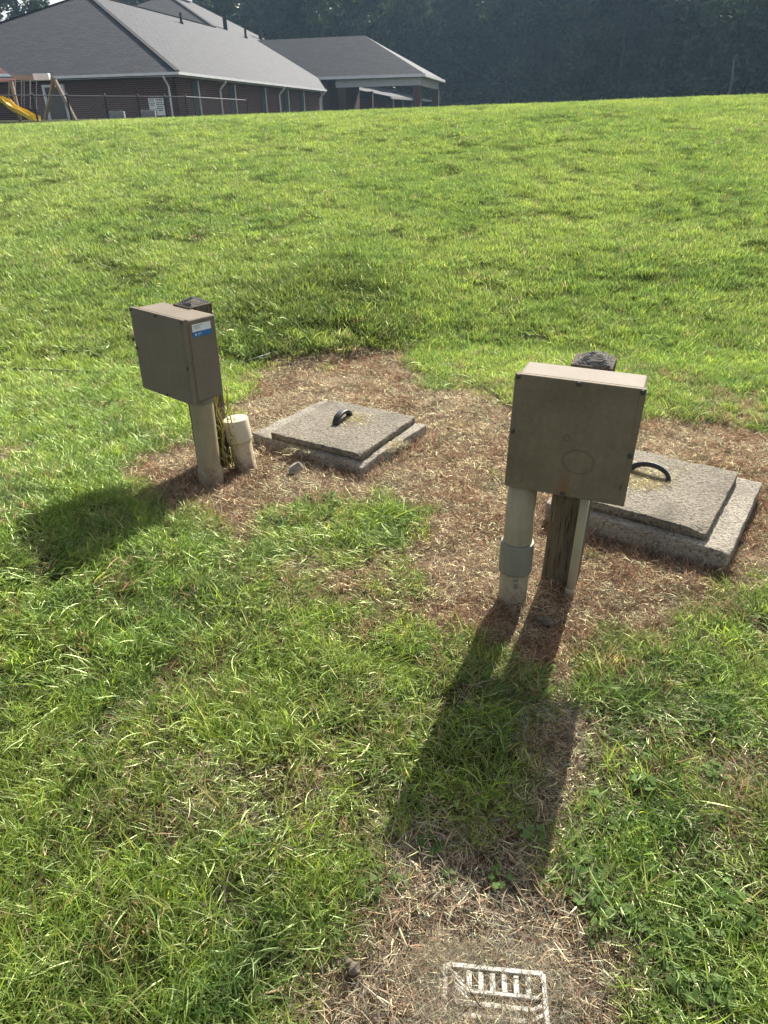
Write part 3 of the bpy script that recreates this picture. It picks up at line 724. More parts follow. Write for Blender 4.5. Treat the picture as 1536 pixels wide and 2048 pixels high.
# ------------------------------------------------------------------ posts and pipes
def post(label, x, y, zt, yaw, s, lean, peak, z0=-.15):
    t = empty('wooden_post', (x, y, hz(x, y))); tag(t, label, 'post', 'wooden posts behind the control boxes')
    gz = hz(x, y); H_ = zt - gz
    bm = bmesh.new(); box(bm, (0, 0, (H_ + z0) / 2), (s, s, H_ - z0), None, .007, 2)
    for k in range(1, 24): bmesh.ops.bisect_plane(bm, geom=bm.verts[:] + bm.edges[:] + bm.faces[:], plane_co=(0, 0, z0 + (H_ - z0) * k / 24), plane_no=(0, 0, 1))
    for v in bm.verts:
        q = fbm(np.array([v.co.x * 9 + v.co.y * 5 + x * 7]), np.array([v.co.z * 3]), 2, 2, 4)[0] - .5
        v.co.x += q * .006; v.co.y -= q * .006
    b = obj('shaft', bm, M_POST, t)
    bm = bmesh.new(); n = 14
    vs = []
    for i in range(n + 1):
        row = []
        for j in range(n + 1):
            u_, w_ = i / n - .5, j / n - .5
            q = max(abs(u_), abs(w_)) * 2
            zz = peak * (1 - q ** 1.6) * (1 + .5 * u_) + (vnoise(np.array([u_ * 12 + x]), np.array([w_ * 12 + 3]), 6)[0] - .5) * .010 * (1 - q * .6)
            row.append(bm.verts.new((u_ * (s - .006), w_ * (s - .006), H_ - .004 + max(0, zz))))
        vs.append(row)
    for i in range(n):
        for j in range(n): bm.faces.new((vs[i][j], vs[i + 1][j], vs[i + 1][j + 1], vs[i][j + 1]))
    obj('weathered_top', bm, M_ENDGRAIN, t)
    t.rotation_euler = (lean[0], lean[1], yaw)
    return t
post('square wooden post with rounded dark top behind the stained box', .712, 2.300, .880, -.399, .138, (0, .018), .034)
post('square wooden post with splintered top behind the box with a sticker', -.905, 3.362, .865, -.69, .130, (0, .02), .032)

def pipe(name, label, base, top, segs, n=40, tops=True):
    """segs: (part name, material, [(r, t0..t1 in metres)])"""
    b, tp = Vector(base), Vector(top); ax = (tp - b); L = ax.length
    t = empty(name, base); q = ax.to_track_quat('Z', 'Y'); t.rotation_euler = q.to_euler(); tag(t, label, 'pipe')
    for (pn, mat, prof) in segs:
        bm = bmesh.new(); lathe(bm, prof(L) if callable(prof) else prof, n); obj(pn, bm, mat, t, smooth=False)
    for c in t.children:
        for p in c.data.polygons: p.use_smooth = abs(p.normal.z) < .5
    return t
gz = hz(.487, 2.145)
rp = pipe('conduit_pipe', 'grey plastic pipe with wide coupling rising into the stained box', (.487, 2.145, gz - .08), (.497, 2.185, .490), [
    ('lower_pipe', M_PVC, [(0, 0), (.054, 0), (.0545, .27), (.0545, .275)]),
    ('coupling', M_COUP, [(.0545, .198), (.0612, .199), (.0618, .205), (.0618, .315), (.0605, .321), (.0525, .322)]),
    ('upper_pipe', M_PVC, [(.0525, .30), (.0525, .60), (0, .60)]),
    ])
def wrap_text(s, size, rad, parent, z, ang):
    me = text_mesh(s, size); me.materials.append(M_INK)
    for v in me.vertices:
        a = ang + v.co.y / rad; v.co = ((rad + .0006 + v.co.z) * math.cos(a), (rad + .0006 + v.co.z) * math.sin(a), z - v.co.x)
    o = bpy.data.objects.new('lettering', me); COL.objects.link(o); o.parent = parent; return o
lowp = [c for c in rp.children if c.name.startswith('lower_pipe')][0]
_p = rp.matrix_basis.to_3x3().inverted() @ Vector((-.12, -1, 0)); wrap_text('S W', .024, .0545, lowp, .165, math.atan2(_p.y, _p.x))
gz = hz(.713, 2.165)
t = empty('thin_conduit', (.713, 2.165, gz)); tag(t, 'slim pale grey conduit running down beside the wooden post of the stained box', 'conduit')
bm = bmesh.new(); tube(bm, [(0, 0, -.08), (.006, .004, .2), (.014, .012, .52)], .0168, 18); obj('tube', bm, M_CONDUIT, t, True)
t.children[0].name = 'straight_tube'
bm = bmesh.new(); lathe(bm, [(.0168, -.02), (.0188, .0), (.0188, .022), (.0170, .026)], 18); o = obj('end_collar', bm, M_CONDUIT, t); o.location = (0, 0, .0)
gz = hz(-.874, 3.15)
pipe('conduit_pipe', 'grey plastic pipe rising into the box with a sticker', (-.878, 3.15, gz - .06), (-.865, 3.150, .482), [
    ('lower_collar', M_PVC, [(0, 0), (.0615, 0), (.0615, .125), (.0600, .131), (.0550, .132)]),
    ('upright', M_PVC, [(.0550, .10), (.0550, .52)]),
    ('top_adapter', M_COUP, [(.0548, .484), (.0620, .487), (.0630, .492), (.0630, .60), (0, .60)]),
    ])
gz = hz(-.735, 3.335)
cp = pipe('cleanout_pipe', 'short white capped cleanout pipe between the leaning box and the concrete lid', (-.728, 3.335, gz - .05), (-.760, 3.345, .275), [
    ('riser', M_PVCW, [(0, 0), (.0575, 0), (.0575, .24)]),
    ('cap', M_PVCCAP, [(.0575, .205), (.0660, .207), (.0665, .212), (.0660, .318), (.0630, .325), (0, .3265)]),
    ])
bm = bmesh.new(); box(bm, (0, 0, .3275), (.062, .011, .004), None, .001, 1)
o = obj('raised_bar', bm, M_PVCW, [c for c in cp.children if c.name.startswith('cap')][0]); o.rotation_euler = (0, 0, .5)

# withered vines and wire between the left post and its pipe
t = empty('wire_bundle', (-.80, 3.27, hz(-.8, 3.27))); tag(t, 'loose yellow green wires and withered stems hanging beside the leaning pipe', 'wires')
for k in range(9):
    r_ = random.Random(k); bm = bmesh.new(); x0, y0 = r_.uniform(-.035, .03), r_.uniform(-.03, .03)
    pts = [(x0 + .012 * math.sin(s * 1.3 + k) + r_.uniform(-.006, .006), y0 + .01 * math.cos(s * 1.7 + k), .46 - s * .05 + r_.uniform(-.008, .008)) for s in range(10 if k < 4 else 7)]
    if k >= 4: pts = [(p[0] * 1.5, p[1], p[2] - .12) for p in pts]
    tube(bm, pts, .0032 if k < 4 else .0022, 6); obj('wire' if k < 4 else 'dry_stem', bm, M_WIRE if k < 4 else M_VINE, t, True)
bm = bmesh.new()
for k in range(40):
    c = Vector((random.uniform(-.05, .05), random.uniform(-.04, .04), random.uniform(.04, .36))); a = Vector((random.gauss(0, 1), random.gauss(0, 1), random.gauss(0, 1))).normalized(); b = a.orthogonal().normalized()
    l_, w_ = random.uniform(.012, .025), random.uniform(.003, .007)
    bm.faces.new([bm.verts.new(c + a * l_ * i + b * w_ * j) for i, j in ((-1, 0), (0, -1), (1, 0), (0, 1))])
obj('withered_leaves', bm, M_VINE, t)

# ------------------------------------------------------------------ rocks, leaf, grate, cable
M_ROCKD = simple('dark_stone', (.13, .11, .085), .95, .3, 25, .1, .004, 60)
def rock(label, x, y, s, seed, name='rock', mat=None):
    bm = bmesh.new(); bmesh.ops.create_icosphere(bm, subdivisions=3, radius=1)
    r_ = random.Random(seed); pl = [(Vector((r_.gauss(0, 1), r_.gauss(0, 1), r_.gauss(0, 1))).normalized(), r_.uniform(.42, .75)) for _ in range(16)]
    for v in bm.verts:
        for nrm, dd in pl:
            q = v.co.dot(nrm)
            if q > dd: v.co -= nrm * (q - dd)
        v.co = Vector((v.co.x * s[0], v.co.y * s[1], v.co.z * s[2]))
    o = obj(name, bm, mat or M_ROCK); o.location = (x, y, hz(x, y) + s[2] * .25); o.rotation_euler = (0, 0, r_.random() * 3)
    return tag(o, label, 'rock')
rock('grey flat rock lying in the straw in front of the left concrete slab', -.462, 3.272, (.072, .042, .050), 3)
rock('small dark rock half buried in the shadow below the wooden post', .592, 1.995, (.062, .036, .016), 8, 'rock', M_ROCKD)
rock('pale pebble at the end of the black cable behind the leaning box', -.80, 5.22, (.045, .03, .025), 5, 'pebble')
bm = bmesh.new(); n = 12
vs = [[bm.verts.new(((i / n - .5) * .055, (.012 + .004 * math.sin(i * 1.1)) * math.sin(PI * i / n) * math.cos(a) * 1.1, .012 + .010 * math.sin(a) * math.sin(PI * (i + .3) / (n + .6)) + .003 * math.sin(i * 2))) for a in np.linspace(-.6, PI + 1.4, 12)] for i in range(n + 1)]
for i in range(n):
    for j in range(11): bm.faces.new((vs[i][j], vs[i + 1][j], vs[i + 1][j + 1], vs[i][j + 1]))
tube(bm, [(.026, 0, .012), (.036, -.006, .008), (.044, -.010, .006)], .0014, 6)
o = obj('curled_leaf', bm, M_DLEAF); o.location = (-.087, .812, hz(-.087, .812) + .004); o.rotation_euler = (0, .1, -.75); tag(o, 'curled dry brown leaf lying at the left edge of the straw', 'leaf')
bm = bmesh.new()
for k in range(120):
    a = random.random() * 6.28; rr = .028 * math.sqrt(random.random()); p = Vector((rr * math.cos(a), rr * .6 * math.sin(a), random.uniform(.03, .06)))
    dr = Vector((random.gauss(0, 1), random.gauss(0, 1), random.gauss(0, .5))).normalized(); sd = dr.orthogonal().normalized() * .0012; L_ = random.uniform(.006, .018)
    bm.faces.new([bm.verts.new(p - sd), bm.verts.new(p + sd), bm.verts.new(p + dr * L_)])
tube(bm, [(0, 0, -.01), (.003, .002, .02), (0, 0, .04)], .0025, 6)
o = obj('dried_seed_head', bm, simple('rusty_seed_head', (.17, .10, .05), .9, .4, 60)); o.location = (.735, 1.30, hz(.735, 1.3)); tag(o, 'rusty brown dried seed head standing in the grass at the right', 'plant')

t = empty('drain_grate', (.113, .808, hz(.2, .75) + .016), (0, 0, GRA)); tag(t, 'white plastic drain grate half buried in straw at the bottom of the lawn', 'grate')
bm = bmesh.new(); Wg = .205
def bar(a, b, w, z=.006, h=.010):
    a, b = Vector((*a, z)), Vector((*b, z)); dlt = b - a; ang = math.atan2(dlt.y, dlt.x)
    box(bm, (a + b) / 2, (dlt.length, w, h), Matrix.Rotation(ang, 3, 'Z'), .0012, 1)
bar((0, 0), (Wg, 0), .010); bar((0, -Wg), (Wg, -Wg), .010); bar((0, 0), (0, -Wg), .010); bar((Wg, 0), (Wg, -Wg), .010)
obj('rim', bm, M_GRATE, t)
bm = bmesh.new()
for k in range(4): bar((.006 + k * .004, -.006 - k * .011), (.040 + k * .003, -.030 - k * .011), .0062, .0055, .008)
for k in range(6): bar((.050 + k * .0245, -.008), (.050 + k * .0245, -.044), .0115, .0055, .008)
bar((.042, -.047), (Wg - .012, -.047), .008, .0052, .008)
for k in range(8): bar((Wg - .006, -.060 - k * .018), (Wg - .030, -.072 - k * .018), .0075, .0055, .008)
for k in range(6): bar((.014, -.070 - k * .022), (Wg - .036, -.070 - k * .022), .010, .0050, .008)
obj('slats', bm, M_GRATE, t)
bm = bmesh.new(); box(bm, (Wg / 2, -Wg / 2, -.004), (Wg - .008, Wg - .008, .004)); obj('slot_shade', bm, M_DARK, t)  # near-black sheet, its colour stands for the shade below the slots

pts = []
for (px_, py_) in ((-4.6, 5.2), (-3.6, 5.12), (-2.87, 5.06), (-2.3, 4.99), (-1.8, 4.90), (-1.4, 4.96), (-1.17, 5.02), (-.98, 5.10), (-.84, 5.18)):
    pts.append((px_, py_, hz(px_, py_) + .022 + .008 * math.sin(px_ * 5)))
bm = bmesh.new(); tube(bm, pts, .009, 8); o = obj('black_cable', bm, M_HOSE, None, True); tag(o, 'thin black cable lying along the grass behind the leaning box', 'cable')

# ------------------------------------------------------------------ building frame: C0 near eave corner, u along the long side, w along the end
BA = .228
C0 = Vector((-13.954, 57.742, 4.912)); bu = Vector((math.sin(BA), math.cos(BA), 0)); bw = Vector((-math.cos(BA), math.sin(BA), 0)); bz = Vector((0, 0, 1))
SL = 7.028 / 15.55; FLOOR = 2.0
def B(u, w, z=0.0): return C0 + bu * u + bw * w + bz * z
def poly_uv(bm, pts, ax, ay, lay):
    f = bm.faces.new([bm.verts.new(p) for p in pts])
    for lp in f.loops: lp[lay].uv = (lp.vert.co.dot(ax), lp.vert.co.dot(ay))
    return f
def roof_planes(planes, th=.16):
    bm = bmesh.new(); lay = bm.loops.layers.uv.new('UVMap')
    for pts, along in planes:
        pts = [Vector(p) for p in pts]; n = (pts[1] - pts[0]).cross(pts[2] - pts[0]).normalized()
        if n.z < 0: n = -n
        up = n.cross(Vector(along)).normalized()
        if up.z < 0: up = -up
        poly_uv(bm, pts, Vector(along), up, lay)
        low_ = [p - bz * th for p in pts]; poly_uv(bm, low_[::-1], Vector(along), up, lay)
        for i in range(len(pts)):
            j = (i + 1) % len(pts); poly_uv(bm, [pts[i], low_[i], low_[j], pts[j]], Vector(along), bz, lay)
    return bm
def wall_bm(segs):
    bm = bmesh.new(); lay = bm.loops.layers.uv.new('UVMap')
    for a, b, z0, z1, th in segs:
        a, b = Vector(a), Vector(b); d_ = (b - a); d_.z = 0; d_.normalize(); nrm = Vector((-d_.y, d_.x, 0)) * th
        c = [Vector((a.x, a.y, z0)), Vector((b.x, b.y, z0)), Vector((b.x, b.y, z1)), Vector((a.x, a.y, z1))]; e_ = [p + nrm for p in c]
        poly_uv(bm, c, d_, bz, lay); poly_uv(bm, e_[::-1], d_, bz, lay)
        for i in range(4):
            j = (i + 1) % 4; poly_uv(bm, [c[i], e_[i], e_[j], c[j]], d_ if i % 2 == 0 else nrm.normalized(), bz if i % 2 else nrm.normalized(), lay)
    bmesh.ops.recalc_face_normals(bm, faces=bm.faces[:]); return bm
def beam(bm, a, b, w, h, off=(0, 0, 0)):
    a, b = Vector(a) + Vector(off), Vector(b) + Vector(off); d_ = b - a; L = d_.length; q = d_.to_track_quat('X', 'Z').to_matrix()
    box(bm, (a + b) / 2, (L, w, h), q)

bld = empty('school_building', B(.6, .6, -2.9)); tag(bld, 'long dark brick building with grey hipped shingle roof and white gutters', 'building')
def bobj(name, bm, mat, parent=bld, smooth=False):
    o = obj(name, bm, mat, None, smooth); root = parent
    o.parent = root; o.matrix_parent_inverse = Matrix.Translation(root_loc(root)).inverted(); return o
def root_loc(o):
    p = Vector(o.location) if o.type == 'EMPTY' else Vector((0, 0, 0)); return p
h1 = SL * 15.55; h2 = SL * 27
along_u, along_w = tuple(bu), tuple(bw)
planes = [
    ([B(0, 0), B(36.15, 0), B(45.07, 3.6, 3.6 * SL), B(53.3, 14.44, 14.44 * SL), B(62, 16.6, 16.6 * SL), B(61, 27, h2), B(54, 27, h2), B(42.55, 15.55, h1), B(15.55, 15.55, h1)], along_u),
    ([B(0, 31.1), B(0, 0), B(15.55, 15.55, h1)], along_w),
    ([B(42.55, 15.55, h1), B(54, 27, h2), B(42.55, 38.45, h1)], along_w),
    ([B(62, 38, h1), B(42.55, 38.45, h1), B(54, 27, h2), B(61, 27, h2)], along_u),
    ([B(42.55, 31.1), B(0, 31.1), B(15.55, 15.55, h1), B(42.55, 15.55, h1)], along_u),
]
bobj('roof', roof_planes(planes), M_ROOF)
bm = bmesh.new()   # ridge and hip caps
for a, b in ((B(0, 0), B(15.55, 15.55, h1)), (B(0, 31.1), B(15.55, 15.55, h1)), (B(15.55, 15.55, h1), B(42.5, 15.55, h1)), (B(42.6, 15.6, h1), B(54, 27, h2))):
    beam(bm, a, b, .34, .07, (0, 0, .03))
bobj('ridge_cap', bm, M_ROOF)
ez = C0.z - .17
z0w, z1w = FLOOR - .3, ez - .14
wl = [(B(.6, .6), B(0.6, 30.5), z0w, z1w, -.25), (B(36.1, .6), B(.6, .6), z0w, z1w, -.25), (B(36.1, 9.6), B(36.1, .6), z0w, z1w + .5, -.25), (B(62, 9.6), B(36.1, 9.6), z0w, z1w + 3.0, -.25),
      (B(62, 9.6), B(62, 36), z0w, z1w + 5.0, .25), (B(62, 30.5), B(.6, 30.5), z0w, z1w, .25)]
bobj('wall', wall_bm(wl), M_BRICK)
bm = bmesh.new()
beam(bm, B(-.06, -.08, -.10), B(36.15, -.08, -.10), .16, .17); beam(bm, B(-.08, -.16, -.10), B(-.08, 31.1, -.10), .16, .17)
bobj('gutter', bm, M_WHITE)
bm = bmesh.new()
def flat(a, b, c, d_, z, th=.04):
    vs = [bm.verts.new(Vector((p.x, p.y, z))) for p in (a, b, c, d_)]; vs2 = [bm.verts.new(Vector((p.x, p.y, z - th))) for p in (a, b, c, d_)]
    bm.faces.new(vs); bm.faces.new(vs2[::-1])
    for i in range(4): bm.faces.new((vs[i], vs2[i], vs2[(i + 1) % 4], vs[(i + 1) % 4]))
flat(B(.02, .02), B(36.1, .02), B(36.1, .58), B(.02, .58), ez - .06); flat(B(.02, .60), B(.58, .60), B(.58, 31), B(.02, 31), ez - .06)
bobj('soffit', bm, M_SOFFIT)
def downspout(u, w, dirv):
    """gooseneck from gutter back to the wall, then down"""
    bm = bmesh.new(); top = B(u, w, -.22); wallp = top + Vector(dirv) * .55
    tube(bm, [top, top + bz * -.12, wallp + bz * -.62, wallp + bz * -.75, Vector((wallp.x, wallp.y, FLOOR - .1))], .075, 8); return bobj('downspout', bm, M_WHITE)
for u_ in (8.0, 21.9, 35.4): downspout(u_, -.06, bw)
downspout(-.06, 1.1, bu)
def window(u, width, z0, z1):
    bm = bmesh.new(); d0 = .575
    box(bm, B(u, d0) + bz * ((z0 + z1) / 2 - C0.z), (width, .05, z1 - z0), Matrix.Rotation(PI / 2 - BA, 3, 'Z'))
    wn = bobj('window', bm, M_GREEN)
    bm = bmesh.new()
    for du in (width / 2 + .05,): box(bm, B(u + du, d0 - .04) + bz * ((z0 + z1) / 2 - C0.z), (.10, .12, z1 - z0 + .1), Matrix.Rotation(PI / 2 - BA, 3, 'Z'))
    f = obj('frame', bm, M_WHITE); f.parent = wn
    return wn
for u_, wd in ((3.6, .95), (10.5, 1.1), (17.6, 1.2), (24.0, 1.2), (29.0, 1.2)): window(u_, wd, FLOOR + .05, ez - .26)
# end-wall door with white frame
bm = bmesh.new(); q = Matrix.Rotation(PI - BA, 3, 'Z'); box(bm, B(.565, 10.5) + bz * (FLOOR + 1.1 - C0.z), (1.5, .06, 2.2), q)
dr = bobj('door', bm, M_GLASS)
bm = bmesh.new()
for s_ in (-.83, .83): box(bm, B(.52, 10.5 + s_) + bz * (FLOOR + 1.12 - C0.z), (.20, .14, 2.26), q)
box(bm, B(.52, 10.5) + bz * (FLOOR + 2.32 - C0.z), (1.86, .14, .16), q)
f = obj('frame', bm, M_WHITE); f.parent = dr
# roof vents
for (u_, w_, h_, r_, cap) in ((29.26, 13.46, .95, .13, 0), (46.5, 15.9, 1.25, .26, 1), (49.0, 14.28, .95, .15, 0), (57.8, 15.6, 1.7, .27, 1)):
    bm = bmesh.new(); p = B(u_, w_, w_ * SL); tube(bm, [p - bz * .3, p + bz * h_], r_, 14)
    if cap: tube(bm, [p + bz * (h_ + .06), p + bz * (h_ + .22)], r_ * 1.45, 14); tube(bm, [p + bz * h_, p + bz * (h_ + .1)], r_ * .6, 8)
    else: tube(bm, [p - bz * .05, p + bz * .12], r_ * 1.6, 12)
    bobj('vent_pipe', bm, M_BLACKM)
p = B(57.5, 26.6, h2); bm = bmesh.new(); box(bm, p + bz * .9, (2.0, 2.0, 2.6), Matrix.Rotation(-BA, 3, 'Z'), .03, 1); box(bm, p + bz * 2.25, (2.4, 2.4, .2), Matrix.Rotation(-BA, 3, 'Z'))
bobj('cupola', bm, M_WHITE)

# entrance canopy in front of the building
A = Vector((5.957, 99.391, 6.61)); cb, cW, cm = 8.392, 9.457, .579
def Cn(u, w, z=0.0): return A + bu * u + bw * w + bz * z
can = empty('entrance_canopy', (A.x, A.y, FLOOR)); tag(can, 'grey roofed drive-through canopy on brick columns at the entrance', 'canopy')
def cobj(name, bm, mat): return bobj(name, bm, mat, can)
Lw = 22.0; hh = cb * cm
J0 = (A - C0).dot(bw)
def w_at(u, dz): return (A.z + dz - C0.z) / SL - J0      # where the main roof is as high as the canopy roof
cobj('roof', roof_planes([([Cn(0, 0), Cn(cb, cW, hh), Cn(cb, w_at(cb, hh), hh), Cn(0, w_at(0, 0))], along_w), ([Cn(2 * cb, 0), Cn(2 * cb, w_at(0, 0) + 3), Cn(cb, w_at(cb, hh), hh), Cn(cb, cW, hh)], along_w), ([Cn(0, 0), Cn(2 * cb, 0), Cn(cb, cW, hh)], along_u)], .2), M_ROOF)
bm = bmesh.new(); beam(bm, Cn(-.08, -.16, -.16), Cn(-.08, w_at(0, 0), -.16), .16, .3); beam(bm, Cn(-.0, -.08, -.16), Cn(2 * cb, -.08, -.16), .16, .3); cobj('gutter', bm, M_WHITE)
bm = bmesh.new(); beam(bm, Cn(.9, .6, -.75), Cn(.9, 11.5, -.75), .5, .85); beam(bm, Cn(1.2, .9, -.75), Cn(2 * cb - .9, .9, -.75), .5, .85); cobj('beam', bm, M_SOFFIT)
bm = bmesh.new(); flat(Cn(.02, .02), Cn(2 * cb, .02), Cn(2 * cb, 13), Cn(.02, 13), A.z - .25); cobj('soffit', bm, M_SOFFIT)
for (u_, w_) in ((1.0, .95), (1.0, 10.6), (2 * cb - 1, .95), (2 * cb - 1, 10.6)):
    a, b = Cn(u_, w_ - .45), Cn(u_, w_ + .45); cobj('column', wall_bm([(a, b, z0w, A.z - 1.2, .9)]), M_BRICK)
a, b = Cn(-.2, 12.2), Cn(-.2, 15.6)
cobj('wall', wall_bm([(Cn(.8, 12.3), Cn(.8, 22.5), z0w, A.z - .35, -.3), (Cn(.8, 12.3), Cn(16, 12.3), z0w, A.z - .35, .3)]), M_BRICK)
bm = bmesh.new(); p = Cn(.35, 13.4, -.3); tube(bm, [p, p - bz * .2, p + bu * .25 - bz * .6, Vector((p.x + bu.x * .25, p.y + bu.y * .25, FLOOR))], .10, 8); cobj('downspout', bm, M_WHITE)
bm = bmesh.new(); box(bm, Cn(.7, 15.0) + bz * (FLOOR + 1.6 - A.z), (1.5, .08, 2.4), Matrix.Rotation(PI - BA, 3, 'Z')); cobj('window', bm, M_WHITE)

# low far wing beyond the canopy
wg = empty('brick_wing', (0, 122, FLOOR)); tag(wg, 'low brick wing with pale shingle roof seen under the canopy', 'building')
o0 = Vector((2.2, 122, 0)); 
def Wn(u, w, z): return o0 + bu * u + bw * w + bz * z
bobj('roof', roof_planes([([Wn(0, 12, 4.9 + 2.35), Wn(0, 0, 4.9), Wn(30, -2.5, 4.9), Wn(24, 12, 8.2)][::1], along_u), ([Wn(0, 12, 7.25), Wn(0, 0, 4.9), Wn(0, 30, 4.9)], along_w)], .2), M_ROOF, wg)
bobj('wall', wall_bm([(Wn(30, .4, 0), Wn(.5, .8, 0), z0w, 4.6, -.3), (Wn(.5, .8, 0), Wn(.5, 20, 0), z0w, 4.6, -.3)]), M_BRICK, wg)
bm = bmesh.new(); beam(bm, Wn(0, -.1, 4.72), Wn(30, -2.6, 4.72), .2, .28); bobj('gutter', bm, M_WHITE, wg)
for u_ in (3, 11, 19):
    bm = bmesh.new(); p = Wn(u_, .2, 4.6); tube(bm, [p, Vector((p.x, p.y, FLOOR))], .1, 8); bobj('downspout', bm, M_WHITE, wg)

# ------------------------------------------------------------------ playground, fence, condensers
def at(px, D_, z=None):
    """ground point at range D_ along the heading of image column px"""
    a = math.atan((px - 768) / FPX / math.cos(TH) * .985); return Vector((math.sin(a) * D_, math.cos(a) * D_, z if z is not None else hz(math.sin(a) * D_, math.cos(a) * D_)))
def colx(px, row, D_):
    d_ = _f + _r * ((px - 768) / FPX) + _u * ((1024 - row) / FPX); k = D_ / math.hypot(d_.x, d_.y); return Vector((d_.x * k, d_.y * k, EYE + d_.z * k))
fn = empty('chain_link_fence', colx(200, 236, 43)); tag(fn, 'black chain link fence with round posts in front of the brick building', 'fence')
ftop = 3.02; fcols = [-60, 66, 135, 211, 276, 330, 372]
fp = [colx(c, 200, 43.5 + .012 * max(0, c - 60)) for c in fcols]; fp = [Vector((p.x, p.y, 0)) for p in fp]
e1 = Vector((fp[-1].x + bu.x * 9, fp[-1].y + bu.y * 9, 0)); fp.append(e1)
def fobj(name, bm, mat): return bobj(name, bm, mat, fn)
for i, p in enumerate(fp):
    g0 = hz(p.x, p.y); bm = bmesh.new(); tube(bm, [(p.x, p.y, g0 - .2), (p.x, p.y, ftop + .06)], .05 if i in (1, 2) else .036, 8)
    tube(bm, [(p.x, p.y, ftop + .06), (p.x, p.y, ftop + .13)], [.05, .012], 8); fobj('post', bm, M_BLACKM)
bm = bmesh.new()
for a, b in zip(fp[:-1], fp[1:]): tube(bm, [(a.x, a.y, ftop), (b.x, b.y, ftop)], .026, 8)
fobj('top_rail', bm, simple('worn_grey_rail', (.16, .16, .17), .4, .2, 4))
bm = bmesh.new()
for a, b in zip(fp[:-1], fp[1:]):
    L = (b - a).length; d_ = (b - a) / L; g0 = min(hz(a.x, a.y), hz(b.x, b.y)) - .02; hgt = ftop - g0; nn = int(L / .13)
    for k in range(-int(hgt / .13), nn):
        for sgn in (1, -1):
            s0 = k * .13; s1 = s0 + hgt; za, zb = (g0, ftop) if sgn > 0 else (ftop, g0)
            c0, c1 = max(0, s0), min(L, s1)
            if c1 <= c0: continue
            t0, t1 = (c0 - s0) / hgt, (c1 - s0) / hgt
            pa = a + d_ * c0 + bz * (za + (zb - za) * t0); pb = a + d_ * c1 + bz * (za + (zb - za) * t1)
            tube(bm, [pa, pb], .0055, 3, False)
fobj('mesh', bm, M_BLACKM)
def sign(label, c, wz, w_, h_, lines):
    p = colx(c, 205, 43.4 + .012 * (c - 60)); t = empty('fence_sign', (p.x, p.y - .06, wz)); t.rotation_euler = (0, 0, .33); tag(t, label, 'sign')
    bm = bmesh.new(); box(bm, (0, 0, 0), (w_, .012, h_), None, .004, 1); obj('board', bm, M_STW, t)
    z = h_ / 2 - .07
    for (ln, hg) in lines:
        bm = bmesh.new(); x0 = -ln / 2 * w_
        while x0 < ln / 2 * w_ - .02:
            wd = random.uniform(.03, .09); box(bm, (x0 + wd / 2, -.008, z), (wd, .004, hg)); x0 += wd + .018
        z -= hg + .045
        obj('line_of_print', bm, M_INK, t)
sign('smaller white notice sign on the black fence', 304.5, 2.66, .36, .54, [(.7, .05), (.8, .035), (.8, .035), (.6, .05)])
sign('larger white notice sign with lines of print beside the fence corner', 319.5, 2.52, .46, .82, [(.85, .08), (.8, .05), (.85, .05), (.7, .05), (.8, .05), (.5, .06)])
for lab, c0_, c1_, top in (('pale grey condenser unit behind the fence, farther from the signs', 220, 250, 223), ('pale grey condenser unit behind the fence, nearest the signs', 281, 312, 221)):
    p0, p1 = colx(c0_, 232, 54), colx(c1_, 232, 54); c = (p0 + p1) / 2; w_ = (p1 - p0).length; zt = colx(c0_, top, 54).z; zb = FLOOR - .15
    t = empty('air_conditioner', (c.x, c.y, zb)); t.rotation_euler = (0, 0, -BA * 0 + .2); tag(t, lab, 'air conditioner', 'condensers by the end wall')
    bm = bmesh.new(); box(bm, (0, 0, (zt - zb) / 2), (w_, w_ * .9, zt - zb), None, .04, 2)
    for k in range(9): box(bm, (-w_ * .4 + k * w_ * .1, -w_ * .45 - .012, (zt - zb) * .45), (.05, .03, (zt - zb) * .7))
    obj('casing', bm, M_ACGREY, t)
    bm = bmesh.new(); lathe(bm, [(w_ * .38, 0), (w_ * .4, .02), (w_ * .4, .06), (w_ * .34, .07), (0, .08)], 20); o = obj('fan_grille', bm, M_BLACKM, t); o.location = (0, 0, zt - zb)

# swing set and slide
sw = empty('swing_set', colx(60, 236, 45.5)); tag(sw, 'wooden swing set with beam, slanting leg and chains behind the fence', 'swing set')
def sobj(name, bm, mat): return bobj(name, bm, mat, sw)
T1 = colx(108, 157, 46); T0 = colx(-30, 154, 47.5); G1 = colx(152, 238, 45.5); G1b = colx(88, 238, 48.5)
bm = bmesh.new(); beam(bm, T0, T1, .14, .22); sobj('beam', bm, M_PLAYWOOD)
for gpt in (G1, G1b):
    bm = bmesh.new(); gpt.z = hz(gpt.x, gpt.y) - .1; beam(bm, T1 + (T1 - gpt) * .03, gpt, .15, .15); sobj('leg', bm, M_PLAYWOOD)
bm = bmesh.new(); bc = colx(84, 154, 46.0); box(bm, bc, (.8, .3, .3), None, .02, 1); sobj('bracket', bm, M_WHITE)
M_CHAIN = simple('galvanised_chain', (.45, .45, .46), .5, .1, 8)
for (ca, cb2) in ((18, 24), (30, 37), (48, 55), (60, 68)):
    sx0, sx1 = colx(ca, 160, 46.8), colx(ca + 5, 236, 46.8); 
    for dx in (0, .34):
        bm = bmesh.new(); a = sx0 + Vector((dx, 0, 0)); b = Vector((sx1.x + dx, sx1.y, 2.55)); a.z = T1.z - .05; tube(bm, [a, b], .017, 5); sobj('chain', bm, M_CHAIN)
    bm = bmesh.new(); box(bm, (sx1.x + .17, sx1.y, 2.52), (.42, .16, .04), None, .01, 1); sobj('seat', bm, M_GREEN)
